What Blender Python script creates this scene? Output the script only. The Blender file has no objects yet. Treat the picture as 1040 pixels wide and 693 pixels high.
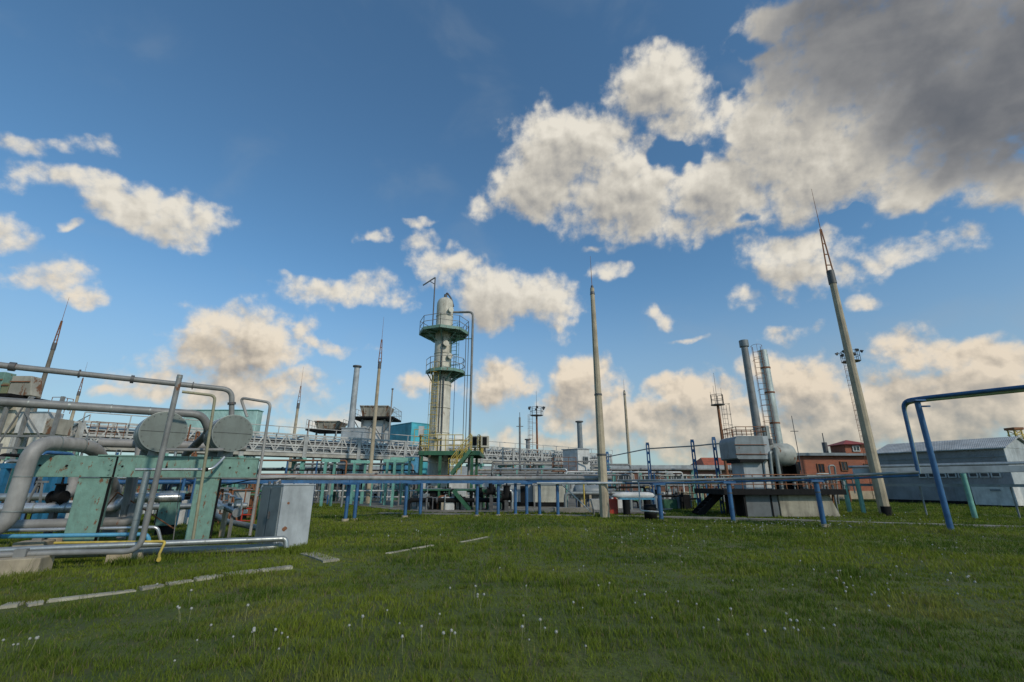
import bpy, math, random
import numpy as np
from mathutils import Vector, Matrix
random.seed(7); rng = np.random.default_rng(7)
R = math.radians
scn = bpy.context.scene
COL = scn.collection
# ---------------------------------------------------------------- camera
CH = 1.5; PITCH = R(17.2); F = 462.0
cp, sp = math.cos(PITCH), math.sin(PITCH)
cam = bpy.data.objects.new('camera', bpy.data.cameras.new('camera'))
COL.objects.link(cam); cam.location = (0, 0, CH); cam.rotation_euler = (R(90)+PITCH, 0, 0)
cam.data.lens = F/1040*36; cam.data.sensor_width = 36; cam.data.clip_end = 20000; cam.data.clip_start = .05
scn.camera = cam
def _r(px, py):
    b = 346.5-py; return px-520, F*cp-b*sp, b*cp+F*sp
def W(px, py, Y):                       # the point at distance Y seen at a photo pixel
    a, f, u = _r(px, py); return Vector((a/f*Y, Y, CH+u/f*Y))
def G(px, py):                          # the ground point seen at a photo pixel
    a, f, u = _r(px, py); Y = -CH*f/u; return Vector((a/f*Y, Y, 0))
def X(px, Y, z=0):                      # x of a pixel column at distance Y, height z
    f = F
    t = (z-CH)/Y; b = F*(t*cp-sp)/(cp+t*sp); return (px-520)/(F*cp-b*sp)*Y
def V(*a): return Vector(a)
# ---------------------------------------------------------------- materials
MATS = {}
def matte(m):
    p = [q for q in m.node_tree.nodes if q.type == 'BSDF_PRINCIPLED'][0]; p.inputs['Specular IOR Level'].default_value = .15; return m
def newmat(name):
    m = bpy.data.materials.new(name); m.use_nodes = True; nt = m.node_tree; nt.nodes.clear()
    o = nt.nodes.new('ShaderNodeOutputMaterial'); p = nt.nodes.new('ShaderNodeBsdfPrincipled')
    nt.links.new(p.outputs[0], o.inputs[0]); return m, nt, p
def N(nt, typ, **kw):
    n = nt.nodes.new(typ)
    for k, v in kw.items(): setattr(n, k, v)
    return n
def ramp(nt, fac, a, b, ca=(0,0,0,1), cb=(1,1,1,1)):
    r = N(nt, 'ShaderNodeValToRGB'); e = r.color_ramp.elements
    e[0].position = a; e[1].position = b; e[0].color = ca; e[1].color = cb
    nt.links.new(fac, r.inputs[0]); return r.outputs[0]
def noise(nt, vec, scale, detail=4, rough=.55, dist=0):
    n = N(nt, 'ShaderNodeTexNoise'); n.inputs['Scale'].default_value = scale; n.inputs['Detail'].default_value = detail
    n.inputs['Roughness'].default_value = rough; n.inputs['Distortion'].default_value = dist
    nt.links.new(vec, n.inputs['Vector']); return n
def mix(nt, fac, a, b, blend='MIX'):
    m = N(nt, 'ShaderNodeMix', data_type='RGBA', blend_type=blend)
    for s, v in ((0, fac), (6, a), (7, b)):
        if isinstance(v, (int, float)): m.inputs[s].default_value = v
        elif isinstance(v, tuple): m.inputs[s].default_value = v if len(v) == 4 else (*v, 1)
        else: nt.links.new(v, m.inputs[s])
    return m.outputs[2]
def wm(nt, scl=(1, 1, 1)):
    tc = N(nt, 'ShaderNodeTexCoord'); mp = N(nt, 'ShaderNodeMapping'); mp.inputs['Scale'].default_value = scl
    nt.links.new(tc.outputs['Object'], mp.inputs['Vector']); return mp.outputs[0]
def paint(name, col, rough=.5, metal=0, rust=0, var=.18, bump=.15, scale=3, dirt=.35, wave=0, streak=1):
    """painted / weathered surface: tone variation, dirt, optional rust patches and runs"""
    if name in MATS: return MATS[name]
    m, nt, p = newmat(name); v = wm(nt)
    c = (*col, 1)
    n1 = noise(nt, v, scale, 6, .6); dk = tuple(x*(1-var*1.8) for x in col); lt = tuple(min(1, x*(1+var)) for x in col)
    base = mix(nt, ramp(nt, n1.outputs[0], .3, .7), dk, lt)
    n2 = noise(nt, wm(nt, (1, 1, .18 if streak else 1)), scale*2.3, 8, .65)
    base = mix(nt, ramp(nt, n2.outputs[0], .48, .75), base, mix(nt, dirt, base, (.07, .06, .05)))
    if rust:
        n3 = noise(nt, wm(nt, (1, 1, .45)), scale*1.6, 9, .7, .3)
        rf = ramp(nt, n3.outputs[0], .66-rust*.25, .70-rust*.25)
        n4 = noise(nt, v, scale*9, 4)
        rc = mix(nt, n4.outputs[0], (.075, .032, .016), (.24, .11, .05))
        base = mix(nt, rf, base, rc)
        nt.links.new(ramp(nt, rf, 0, 1, (rough,)*3+(1,), (.85,)*3+(1,)), p.inputs['Roughness'])
        if metal: nt.links.new(ramp(nt, rf, 0, 1, (metal,)*3+(1,), (0, 0, 0, 1)), p.inputs['Metallic'])
    else:
        nt.links.new(ramp(nt, n2.outputs[0], .3, .8, (rough*.8,)*3+(1,), (min(1, rough*1.35),)*3+(1,)), p.inputs['Roughness'])
        p.inputs['Metallic'].default_value = metal
    nt.links.new(base, p.inputs['Base Color'])
    h = noise(nt, v, scale*5, 5).outputs[0]
    bp = N(nt, 'ShaderNodeBump'); bp.inputs['Strength'].default_value = bump; bp.inputs['Distance'].default_value = .02
    if wave:
        wv = N(nt, 'ShaderNodeTexWave', bands_direction='X'); wv.inputs['Scale'].default_value = wave; bump = .3
        sx = N(nt, 'ShaderNodeSeparateXYZ'); nt.links.new(v, sx.inputs[0])
        ad = N(nt, 'ShaderNodeMath', operation='SUBTRACT'); nt.links.new(sx.outputs[0], ad.inputs[0]); nt.links.new(sx.outputs[1], ad.inputs[1])
        cb = N(nt, 'ShaderNodeCombineXYZ'); nt.links.new(ad.outputs[0], cb.inputs[0]); nt.links.new(cb.outputs[0], wv.inputs['Vector'])
        h2 = N(nt, 'ShaderNodeMath', operation='ADD'); nt.links.new(wv.outputs[1], h2.inputs[0]); nt.links.new(h, h2.inputs[1]); h = h2.outputs[0]
        bp.inputs['Strength'].default_value = .5; bp.inputs['Distance'].default_value = .03
    nt.links.new(h, bp.inputs['Height']); nt.links.new(bp.outputs[0], p.inputs['Normal'])
    MATS[name] = m; return m
def brick(name, c1, c2, mortar):
    m, nt, p = newmat(name); v = wm(nt)
    sx = N(nt, 'ShaderNodeSeparateXYZ'); nt.links.new(v, sx.inputs[0])
    ad = N(nt, 'ShaderNodeMath', operation='ADD'); nt.links.new(sx.outputs[0], ad.inputs[0]); nt.links.new(sx.outputs[1], ad.inputs[1])
    cb = N(nt, 'ShaderNodeCombineXYZ'); nt.links.new(ad.outputs[0], cb.inputs[0]); nt.links.new(sx.outputs[2], cb.inputs[1])
    b = N(nt, 'ShaderNodeTexBrick'); nt.links.new(cb.outputs[0], b.inputs['Vector'])
    b.inputs['Scale'].default_value = 2.2; b.inputs['Mortar Size'].default_value = .012; b.inputs['Row Height'].default_value = .18
    b.inputs['Color1'].default_value = (*c1, 1); b.inputs['Color2'].default_value = (*c2, 1); b.inputs['Mortar'].default_value = (*mortar, 1)
    n = noise(nt, v, .7, 6, .6)
    nt.links.new(mix(nt, ramp(nt, n.outputs[0], .35, .7), b.outputs[0], mix(nt, .45, b.outputs[0], (.12, .07, .05))), p.inputs['Base Color'])
    p.inputs['Roughness'].default_value = .9; MATS[name] = m; return m
TURQ = paint('turquoise_paint', (.155, .285, .23), .55, rust=.30, scale=6, dirt=.35, var=.12)
TURQ2 = paint('pale_turquoise_paint', (.16, .38, .31), .5, rust=.08, scale=2.5)
GREY = paint('grey_pipe_paint', (.21, .21, .20), .5, rust=.10, scale=2.5)
PALE = paint('pale_grey_pipe_paint', (.30, .29, .27), .55, rust=.12, scale=2.5)
GALV = paint('galvanised_cladding', (.36, .38, .37), .38, metal=.6, var=.12, scale=4, bump=.08)
GALVD = paint('dull_galvanised_cladding', (.26, .28, .265), .5, metal=.4, var=.10, scale=3, bump=.08, dirt=.2)
SILV = paint('bright_aluminium', (.52, .53, .53), .3, metal=.6, var=.08, scale=6, bump=.06, dirt=.2)
BLUE = paint('blue_paint', (.035, .12, .26), .42, rust=.03, scale=3, dirt=.3)
DBLUE = paint('deep_blue_paint', (.02, .15, .28), .5, rust=.05, scale=3)
LBLUE = paint('light_blue_paint', (.09, .33, .50), .45, rust=.03, scale=3)
YEL = paint('yellow_paint', (.52, .38, .07), .5, rust=.12, scale=4)
GREEN = paint('dark_green_paint', (.035, .13, .065), .5, rust=.12, scale=3)
CREAM = paint('cream_column_paint', (.56, .53, .43), .55, rust=.10, scale=1.3, dirt=.45)
CONC = paint('weathered_concrete', (.43, .36, .25), .9, var=.16, scale=1.5, bump=.4, dirt=.5)
CONCP = paint('stained_concrete_plinth', (.36, .33, .25), .9, var=.25, scale=1.1, bump=.5, dirt=.75)
CONCD = paint('slab_concrete', (.24, .225, .185), .95, var=.2, scale=2.5, bump=.5, dirt=.6, streak=0)
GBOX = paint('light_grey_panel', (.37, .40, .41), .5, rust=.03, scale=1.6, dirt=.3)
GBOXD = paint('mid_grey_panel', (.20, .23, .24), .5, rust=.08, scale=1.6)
WHITE = paint('white_panel', (.60, .60, .57), .55, rust=.04, scale=1.5)
RUSTY = paint('rusty_panel', (.36, .335, .27), .7, rust=.5, scale=1.2)
RUST = paint('rusty_steel', (.24, .10, .045), .85, rust=.3, scale=3)
BLACK = paint('black_steel', (.012, .012, .012), .75, scale=4, dirt=0)
matte(BLACK)
RACK = paint('rack_grey_paint', (.47, .47, .44), .55, rust=.16, scale=2)
RACKB = paint('rack_beam_paint', (.40, .38, .32), .6, rust=.22, scale=1.5)
SHED = paint('corrugated_grey_sheet', (.23, .245, .255), .5, metal=.1, rust=.04, scale=.8, wave=3.2)
SHEDL = paint('pale_sheet', (.42, .45, .45), .5, scale=1)
ROOF = paint('corrugated_roof_sheet', (.38, .39, .38), .6, scale=.9, wave=2.4)
TSHED = paint('turquoise_sheet', (.38, .58, .52), .55, rust=.10, scale=.9, wave=3)
TBLUE = paint('bright_turquoise_sheet', (.07, .42, .50), .5, scale=1)
ORANGE = paint('orange_paint', (.45, .13, .04), .6, rust=.2, scale=3)
REDP = paint('red_paint', (.45, .04, .02), .5, scale=3)
REDROOF = paint('dark_red_roof', (.26, .035, .03), .6, scale=3)
GLASS = paint('dark_window_glass', (.03, .04, .05), .12, scale=2)
BRICK2 = brick('dull_brown_brick', (.20, .085, .05), (.15, .06, .04), (.16, .13, .11))
BRICK = brick('orange_brick', (.40, .105, .045), (.29, .075, .035), (.34, .27, .21))
FLANGE = paint('dark_flange_steel', (.09, .09, .09), .55, rust=.15, scale=5)
# ---------------------------------------------------------------- mesh builder
class MB:
    def __init__(s): s.v = []; s.f = []; s.sm = []
    def add(s, vs, fs, smooth=False):
        o = len(s.v); s.v += [Vector(v) for v in vs]; s.f += [tuple(i+o for i in f) for f in fs]; s.sm += [smooth]*len(fs); return s
    def box(s, c, d, rz=0, M=None):
        x, y, z = (q/2 for q in d); m = Matrix.Rotation(rz, 3, 'Z') if M is None else M
        vs = [Vector(c)+m@Vector((a*x, b*y, e*z)) for a in (-1, 1) for b in (-1, 1) for e in (-1, 1)]
        return s.add(vs, [(0,1,3,2), (4,6,7,5), (0,4,5,1), (2,3,7,6), (0,2,6,4), (1,5,7,3)])
    def beam(s, a, b, w, h=None):       # rectangular bar from a to b
        a, b = Vector(a), Vector(b); h = h or w; d = b-a; L = d.length
        if L < 1e-5: return s
        d.normalize(); up = V(0, 0, 1) if abs(d.z) < .99 else V(0, 1, 0)
        sx = d.cross(up).normalized(); uz = sx.cross(d)
        return s.box((a+b)/2, (L, w, h), M=Matrix((d, sx, uz)).transposed())
    def ring(s, c, ax, r, n, ref=None):
        ax = ax.normalized(); ref = ref or (V(0, 0, 1) if abs(ax.z) < .9 else V(1, 0, 0))
        u = ax.cross(ref).normalized(); w = ax.cross(u)
        return [c+r*(math.cos(2*math.pi*i/n)*u+math.sin(2*math.pi*i/n)*w) for i in range(n)]
    def cyl(s, a, b, r, r2=None, n=12, cap=True, smooth=True):
        a, b = Vector(a), Vector(b); r2 = r if r2 is None else r2; ax = b-a
        A = s.ring(a, ax, r, n); B = s.ring(b, ax, r2, n)
        s.add(A+B, [(i, (i+1) % n, n+(i+1) % n, n+i) for i in range(n)], smooth)
        if cap: s.add(A, [tuple(range(n))[::-1]]); s.add(B, [tuple(range(n))])
        return s
    def lathe(s, c, prof, n=24, ax=(0, 0, 1), smooth=True):   # prof: (r, h) pairs along ax
        c = Vector(c); ax = Vector(ax).normalized(); vs = []
        for r, h in prof: vs += s.ring(c+ax*h, ax, max(r, 1e-4), n)
        fs = [(k*n+i, k*n+(i+1) % n, (k+1)*n+(i+1) % n, (k+1)*n+i) for k in range(len(prof)-1) for i in range(n)]
        return s.add(vs, fs, smooth)
    def pipe(s, pts, r, n=10, bend=None, cap=True):
        pts = [Vector(p) for p in pts]; bend = bend if bend is not None else r*3; path = [pts[0]]
        for i in range(1, len(pts)-1):
            p = pts[i]; d1 = (pts[i-1]-p); d2 = (pts[i+1]-p); q = min(bend, d1.length*.45, d2.length*.45)
            a = p+d1.normalized()*q; b = p+d2.normalized()*q
            for k in range(7):
                t = k/6; path.append(a*(1-t)**2+p*2*t*(1-t)+b*t*t)
        path.append(pts[-1]); u = None; vs = []
        for i, p in enumerate(path):
            t = (path[min(i+1, len(path)-1)]-path[max(i-1, 0)]).normalized()
            if u is None: u = t.cross(V(0, 0, 1) if abs(t.z) < .9 else V(1, 0, 0)).normalized()
            else: u = (u-t*u.dot(t)).normalized()
            w = t.cross(u)
            vs += [p+r*(math.cos(2*math.pi*k/n)*u+math.sin(2*math.pi*k/n)*w) for k in range(n)]
        m = len(path)
        s.add(vs, [(k*n+i, k*n+(i+1) % n, (k+1)*n+(i+1) % n, (k+1)*n+i) for k in range(m-1) for i in range(n)], True)
        if cap: s.add(vs[:n], [tuple(range(n))]); s.add(vs[-n:], [tuple(range(n))])
        return s
    def prism(s, poly, a, b):            # poly of points, extruded from offset a to offset b
        n = len(poly); A = [Vector(p)+Vector(a) for p in poly]; B = [Vector(p)+Vector(b) for p in poly]
        return s.add(A+B, [(i, (i+1) % n, n+(i+1) % n, n+i) for i in range(n)]+[tuple(range(n))[::-1], tuple(range(n, 2*n))])
    def rail(s, pts, h=1.0, sp=1.2, r=.02, mids=1):
        pts = [Vector(p) for p in pts]
        for a, b in zip(pts, pts[1:]):
            k = max(1, round((b-a).length/sp))
            for i in range(k+1):
                q = a.lerp(b, i/k); s.cyl(q, q+V(0, 0, h), r, n=5)
            for j in range(mids+1):
                z = V(0, 0, h*(j+1)/(mids+1)); s.cyl(a+z, b+z, r, n=5)
        return s
    def ladder(s, a, b, side, w=.45, sp=.3, r=.018, cage=None):
        a, b, side = Vector(a), Vector(b), Vector(side).normalized()
        for q in (-1, 1): s.cyl(a+side*w/2*q, b+side*w/2*q, r, n=5)
        k = int((b-a).length/sp)
        for i in range(1, k+1):
            c = a.lerp(b, i/(k+1)); s.cyl(c-side*w/2, c+side*w/2, r*.7, n=4)
        if cage is not None:
            cage = Vector(cage).normalized(); L = (b-a).length; m = max(2, int(L/.8)); prev = None
            for i in range(m+1):
                c = a.lerp(b, .12+.88*i/m); arc = [c+side*math.cos(t)*w*.75+cage*math.sin(t)*w*1.5 for t in [math.pi*j/6 for j in range(7)]]
                for p, q in zip(arc, arc[1:]): s.cyl(p, q, r*.6, n=4, cap=False)
                if prev:
                    for j in (1, 3, 5): s.cyl(prev[j], arc[j], r*.6, n=4, cap=False)
                prev = arc
        return s
    def build(s, name, mat, parent=None, bevel=0):
        off = Vector((0, 0, 0)); p = parent
        while p is not None: off += p.location; p = p.parent
        if parent is None and s.v:
            lo = Vector([min(v[i] for v in s.v) for i in range(3)]); hi = Vector([max(v[i] for v in s.v) for i in range(3)])
            off = V((lo.x+hi.x)/2, (lo.y+hi.y)/2, lo.z)
        me = bpy.data.meshes.new(name); me.from_pydata([v-off for v in s.v], [], s.f); me.update()
        me.polygons.foreach_set('use_smooth', s.sm); me.materials.append(mat)
        o = bpy.data.objects.new(name, me); COL.objects.link(o)
        if parent is None: o.location = off
        else: o.parent = parent
        if bevel:
            b = o.modifiers.new('bevel', 'BEVEL'); b.width = bevel; b.segments = 2; b.limit_method = 'ANGLE'
        return o
def tag(o, label, cat, group=None, kind=None):
    if label: o['label'] = label
    if cat: o['category'] = cat
    if group: o['group'] = group
    if kind: o['kind'] = kind
    return o
def thing(name, label, cat, loc, group=None):
    o = bpy.data.objects.new(name, None); o.empty_display_size = .3; COL.objects.link(o); o.location = Vector(loc)
    return tag(o, label, cat, group)
def struct(o): o['kind'] = 'structure'; return o
def copy_tree(o, parent=None):
    c = o.copy(); COL.objects.link(c)
    if parent is not None: c.parent = parent
    for ch in [x for x in bpy.data.objects if x.parent == o]: copy_tree(ch, c)
    return c
def pipe_thing(label, pts, r, mat, bend=None, joints=None, cat='pipe', name='pipe', n=14, group=None, fl=None, shoe=None):
    """a pipe run; joints: positions (index, t) of flanges / cladding bands along its straight legs"""
    m = MB().pipe(pts, r, n, bend)
    if not joints and not shoe:
        return tag(m.build(name, mat), label, cat, group)
    t = thing(name, label, cat, Vector(pts[0])*V(1, 1, 1), group)
    m.build('pipe_run', mat, t)
    for (i, k, w) in joints or []:
        a, b = Vector(pts[i]), Vector(pts[i+1]); c = a.lerp(b, k); d = (b-a).normalized()
        MB().cyl(c-d*w, c+d*w, r*(1.5 if fl else 1.06), n=n).build('flange' if fl else 'band', fl or GALVD, t)
    for (i, k, zb) in shoe or []:
        a, b = Vector(pts[i]), Vector(pts[i+1]); c = a.lerp(b, k)
        MB().box((c.x, c.y, (c.z-r+zb)/2+.0), (.14, .14, max(.02, c.z-r-zb+.02)), R(30)).build('pipe_support', GREY, t)
    return t
# ================================================================ GROUND
def ground():
    # rings of quads out to the horizon, gently uneven near the camera
    xs = np.concatenate([-np.geomspace(6000, 60, 14), np.linspace(-50, 50, 101), np.geomspace(60, 6000, 14)])
    ys = np.concatenate([-np.geomspace(3000, 12, 10), np.linspace(-8, 52, 121), np.geomspace(60, 8000, 16)])
    Xg, Yg = np.meshgrid(xs, ys); Z = gh(Xg, Yg)
    vs = np.stack([Xg, Yg, Z], -1).reshape(-1, 3); nx, ny = len(xs), len(ys)
    fs = [(j*nx+i, j*nx+i+1, (j+1)*nx+i+1, (j+1)*nx+i) for j in range(ny-1) for i in range(nx-1)]
    me = bpy.data.meshes.new('ground'); me.from_pydata(vs.tolist(), [], fs); me.polygons.foreach_set('use_smooth', [True]*len(fs))
    o = bpy.data.objects.new('ground', me); COL.objects.link(o)
    m, nt, p = newmat('meadow_soil'); v = wm(nt)
    a = mix(nt, ramp(nt, noise(nt, v, .35, 6, .6).outputs[0], .35, .7), (.060, .095, .012), (.15, .175, .025))
    a = mix(nt, ramp(nt, noise(nt, v, 1.7, 8, .7).outputs[0], .52, .70), a, (.095, .080, .038))
    a = mix(nt, ramp(nt, noise(nt, v, 22, 6, .7).outputs[0], .35, .7), a, mix(nt, .6, a, (.02, .02, .01)))
    nt.links.new(a, p.inputs['Base Color']); p.inputs['Roughness'].default_value = 1
    bp = N(nt, 'ShaderNodeBump'); bp.inputs['Strength'].default_value = .6; bp.inputs['Distance'].default_value = .06
    nt.links.new(noise(nt, v, 14, 8, .75).outputs[0], bp.inputs['Height']); nt.links.new(bp.outputs[0], p.inputs['Normal'])
    me.materials.append(m); struct(o)
def gh(x, y):
    d = np.clip((60-np.hypot(x, y))/30, 0, 1)
    return d*(.035*np.sin(x*.42+1)*np.sin(y*.37+.5)+.018*np.sin(x*1.3+y*.9)) - .02
ground()
# path slabs, left: broken slabs half swallowed by the grass
slab_rects = []
def slab_path():
    m = MB(); rl = random.Random(3)
    pix = [(0, 614), (24, 612), (46, 609), (140, 598), (168, 594), (196, 590), (226, 585.5), (262, 581), (298, 577), (314, 566), (336, 569), (392, 562), (416, 558), (440, 554), (466, 549.5), (495, 544), (525, 539)]
    on = [0, 1, 2, 3, 4, 5, 6, 7, 9, 11, 12, 14]
    for i in on:
        if i+1 >= len(pix): continue
        a, b = G(*pix[i]), G(*pix[i+1])
        if i == 9: a, b = G(312, 562), G(338, 570)
        d = (b-a); L = d.length; d.normalize(); s = V(-d.y, d.x, 0); w = (.13 if i < 9 else .05)*rl.uniform(.7, 1.15)*(.6 if i == 2 else 1)
        if i == 9: w = .17
        a = a+d*.03; b = b-d*.03
        q = [a-s*w, b-s*w*(.8+.3*rl.random()), b+s*w, a+s*w*(.8+.3*rl.random())]
        k = []
        for j in range(4):                                # ragged outline
            p0, p1 = q[j], q[(j+1) % 4]
            for t in (0, .25, .5, .75): k.append(p0.lerp(p1, t)+V(rl.uniform(-.02, .02), rl.uniform(-.02, .02), 0))
        z = float(gh(a.x, a.y)); m.prism(k, (0, 0, z-.05), (0, 0, z+(.026 if i < 10 else .012)+rl.uniform(0, .012))); slab_rects.append((a, b, w+.02))
    struct(m.build('path', paint('pale_slab', (.38, .355, .27), .95, var=.25, scale=2.5, bump=.5, dirt=.6, streak=0)))
slab_path()
# concrete walk crossing the view behind the blue posts, and the works yard behind it
walk = [G(385, 521.5), G(480, 522.5), G(640, 524.5), G(760, 527), G(880, 531), G(1040, 535.5), G(1200, 541)]
def strip(name, pts, w, z, mat):
    m = MB()
    for a, b in zip(pts, pts[1:]):
        d = (b-a).normalized(); s = V(-d.y, d.x, 0)*w; L = (b-a).length; n = max(1, int(L/3))
        for i in range(n):
            p, q = a.lerp(b, i/n), a.lerp(b, (i+1)/n-.006)
            m.prism([p-s, q-s, q+s, p+s], (0, 0, -.1), (0, 0, z))
    return struct(m.build(name, mat))
strip('pavement', walk, .26, .025, CONCD)
yard = [V(-34, 41, 0), V(-12, 34, 0), V(-6.5, 26.5, 0), V(-4.5, 24.9, 0), V(2, 24.6, 0), V(6.5, 24.0, 0), V(9, 27, 0), V(14, 47, 0), V(22, 75, 0), V(-60, 75, 0)]
struct(MB().prism(yard, (0, 0, -.1), (0, 0, .05)).build('yard', paint('yard_gravel', (.20, .185, .15), .95, var=.3, scale=1.2, bump=.6, dirt=.6, streak=0)))
# ================================================================ GRASS
TUFTS = [(G(*q).x, G(*q).y) for q in ((352, 526), (361, 528), (412, 524), (427, 525), (485, 523), (506, 523), (524, 522), (535, 522), (548, 521), (567, 522.5), (615, 525), (610, 525), (620, 525), (672, 530), (745, 531), (837, 534), (966, 541), (899, 524), (894, 524), (905, 524), (862, 523), (876, 524), (989, 523), (285, 562), (295, 561), (305, 559), (312, 557), (275, 558), (265, 556), (72, 568), (90, 566), (82, 569), (200, 553), (212, 552), (190, 555), (250, 551), (140, 562), (126, 572), (120, 574), (135, 573), (10, 590), (25, 588), (0, 594), (30, 578), (165, 570), (176, 566), (225, 556), (240, 553))]
def grass():
    n = 620000; Ys = np.linspace(2.6, 40, 400)
    dens = (2*(1.25*Ys+2))*Ys**-1.35; cdf = np.cumsum(dens); cdf /= cdf[-1]
    y = np.interp(rng.random(n), cdf, Ys); x = (rng.random(n)*2-1)*(1.25*y+2)
    # tufts: pull two thirds of the blades towards clump centres
    cl = np.round(np.stack([x*2.6, y*2.6], 1)); h = np.sin(cl[:, 0]*12.9898+cl[:, 1]*78.233)*43758.5; h -= np.floor(h)
    h2 = np.sin(cl[:, 0]*39.3+cl[:, 1]*11.1)*24634.6; h2 -= np.floor(h2)
    k = (rng.random(n) < .5)*.35
    x += k*((cl[:, 0]+h-.5)/2.6-x); y += k*((cl[:, 1]+h2-.5)/2.6-y)
    patch = np.sin(x*.9+1.3*np.sin(y*.7))*np.sin(y*1.1+1.7*np.sin(x*.5)); fine = np.sin(x*3.1+2*np.sin(y*2.3))*np.sin(y*3.7+np.sin(x*2.9))
    keep = np.ones(n, bool)
    for a, b, w in slab_rects:
        d = np.array([b.x-a.x, b.y-a.y]); L = np.hypot(*d); d /= L
        rx, ry = x-a.x, y-a.y; t = rx*d[0]+ry*d[1]; s = np.abs(rx*-d[1]+ry*d[0]); keep &= ~((t > -.02) & (t < L+.02) & (s < w*1.0) & (rng.random(n) < .96)); short = locals().get('short', np.zeros(n, bool)) | ((t > -.1) & (t < L+.1) & (s < w+.22))
    for a, b in zip(walk, walk[1:]):
        d = np.array([b.x-a.x, b.y-a.y]); L = np.hypot(*d); d /= L
        rx, ry = x-a.x, y-a.y; t = rx*d[0]+ry*d[1]; s = np.abs(rx*-d[1]+ry*d[0]); keep &= ~((t > -.2) & (t < L+.2) & (s < .2))
    inside = np.zeros(n, bool); P = [(p.x, p.y) for p in yard]
    for i in range(len(P)):
        (x1, y1), (x2, y2) = P[i], P[i-1]
        c = ((y1 > y) != (y2 > y)) & (x < (x2-x1)*(y-y1)/((y2-y1)+1e-9)+x1); inside ^= c
    keep &= ~inside
    keep &= rng.random(n) > np.clip(.35*patch-.05, 0, .5)
    short = short[keep]; x, y, h, patch, fine = x[keep], y[keep], h[keep], patch[keep], fine[keep]; n = len(x)
    tx_, ty_, tb = [], [], []                              # longer unmown tufts round posts, slabs and footings, and stray weed clumps
    rg = np.random.default_rng(11); tl = [(a, b, .16, 160) for a, b in TUFTS]+[(rg.uniform(-9, 12), rg.uniform(4.5, 16), rg.uniform(.12, .4), 170) for _ in range(30)]
    for a, b, q in slab_rects:
        for u in np.linspace(0, 1, 5): tl.append((a.x+(b.x-a.x)*u-.1, a.y+(b.y-a.y)*u+.14, .10, 50))
    for a, b, rad, k in tl: tx_.append(rg.normal(a, rad, k)); ty_.append(rg.normal(b, rad*.8, k)); tb.append(np.full(k, 1.0 if rad != .12 and rad != .10 else .6))
    ex = np.concatenate(tx_); ey = np.concatenate(ty_); et = np.concatenate(tb); m0 = len(ex); boost = np.concatenate([np.zeros(n), et])
    x = np.concatenate([x, ex]); y = np.concatenate([y, ey]); h = np.concatenate([h, rg.random(m0)]); patch = np.concatenate([patch, np.zeros(m0)]); fine = np.concatenate([fine, np.zeros(m0)]); n += m0
    z = gh(x, y)-.01
    H = (.028+.035*h+.030*rng.random(n))*(1+.30*fine+.30*patch); H = np.clip(H, .02, .16)*np.where(np.concatenate([short, np.zeros(m0, bool)]), .45, 1)+boost*(.03+.08*rng.random(n))
    tall = rng.random(n) < .012; H[tall] *= 2.2+rng.random(tall.sum())*1.2
    H *= 1+.010*np.clip(y-8, 0, 25)
    w = (.0020+.0018*rng.random(n))*np.clip(y/4.5, 1, 7); w[tall] *= .6
    a = rng.random(n)*2*np.pi; lean = (.2+.7*rng.random(n))*H; la = rng.random(n)*2*np.pi
    lx, ly = np.cos(la)*lean, np.sin(la)*lean; wx, wy = np.cos(a)*w, np.sin(a)*w
    vs = np.empty((n, 5, 3), np.float32)
    vs[:, 0] = np.stack([x-wx, y-wy, z], 1); vs[:, 1] = np.stack([x+wx, y+wy, z], 1)
    vs[:, 2] = np.stack([x+wx*.75+lx*.35, y+wy*.75+ly*.35, z+H*.6], 1); vs[:, 3] = np.stack([x-wx*.75+lx*.35, y-wy*.75+ly*.35, z+H*.6], 1)
    vs[:, 4] = np.stack([x+lx, y+ly, z+H], 1)
    me = bpy.data.meshes.new('grass'); me.vertices.add(n*5); me.vertices.foreach_set('co', vs.ravel())
    b = (np.arange(n)*5)[:, None]; li = np.concatenate([b+[0, 1, 2, 3], b+[3, 2, 4]], 1).ravel()
    me.loops.add(n*7); me.loops.foreach_set('vertex_index', li.astype(np.int32))
    st = np.stack([np.arange(n)*7, np.arange(n)*7+4], 1).ravel(); me.polygons.add(n*2); me.polygons.foreach_set('loop_start', st.astype(np.int32))
    me.update(); me.validate()
    o = bpy.data.objects.new('grass', me); COL.objects.link(o); tag(o, 'short unmown green meadow grass covering the foreground', 'grass', kind='stuff')
    m, nt, p = newmat('grass_blades'); v = wm(nt); ge = N(nt, 'ShaderNodeNewGeometry')
    big = ramp(nt, noise(nt, wm(nt, (.8, 1.3, 1)), .24, 4, .6, .8).outputs[0], .40, .62)
    c = mix(nt, big, (.080, .140, .010), (.270, .310, .026))
    dry = ramp(nt, noise(nt, wm(nt, (.55, 1.2, 1)), .42, 7, .65, .8).outputs[0], .54, .68)
    c = mix(nt, dry, c, (.34, .32, .07))
    rr = N(nt, 'ShaderNodeMath', operation='MULTIPLY'); nt.links.new(ge.outputs['Random Per Island'], rr.inputs[0]); rr.inputs[1].default_value = 1
    c = mix(nt, rr.outputs[0], mix(nt, .5, c, (.030, .065, .008)), mix(nt, .35, c, (.20, .26, .05)))
    dead = ramp(nt, ge.outputs['Random Per Island'], .90, .93); c = mix(nt, dead, c, (.21, .175, .085))
    nt.links.new(c, p.inputs['Base Color']); p.inputs['Roughness'].default_value = .8; p.inputs['Specular IOR Level'].default_value = .2
    tr = N(nt, 'ShaderNodeBsdfTranslucent'); nt.links.new(c, tr.inputs[0]); ms = N(nt, 'ShaderNodeMixShader'); ms.inputs[0].default_value = .35
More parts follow.
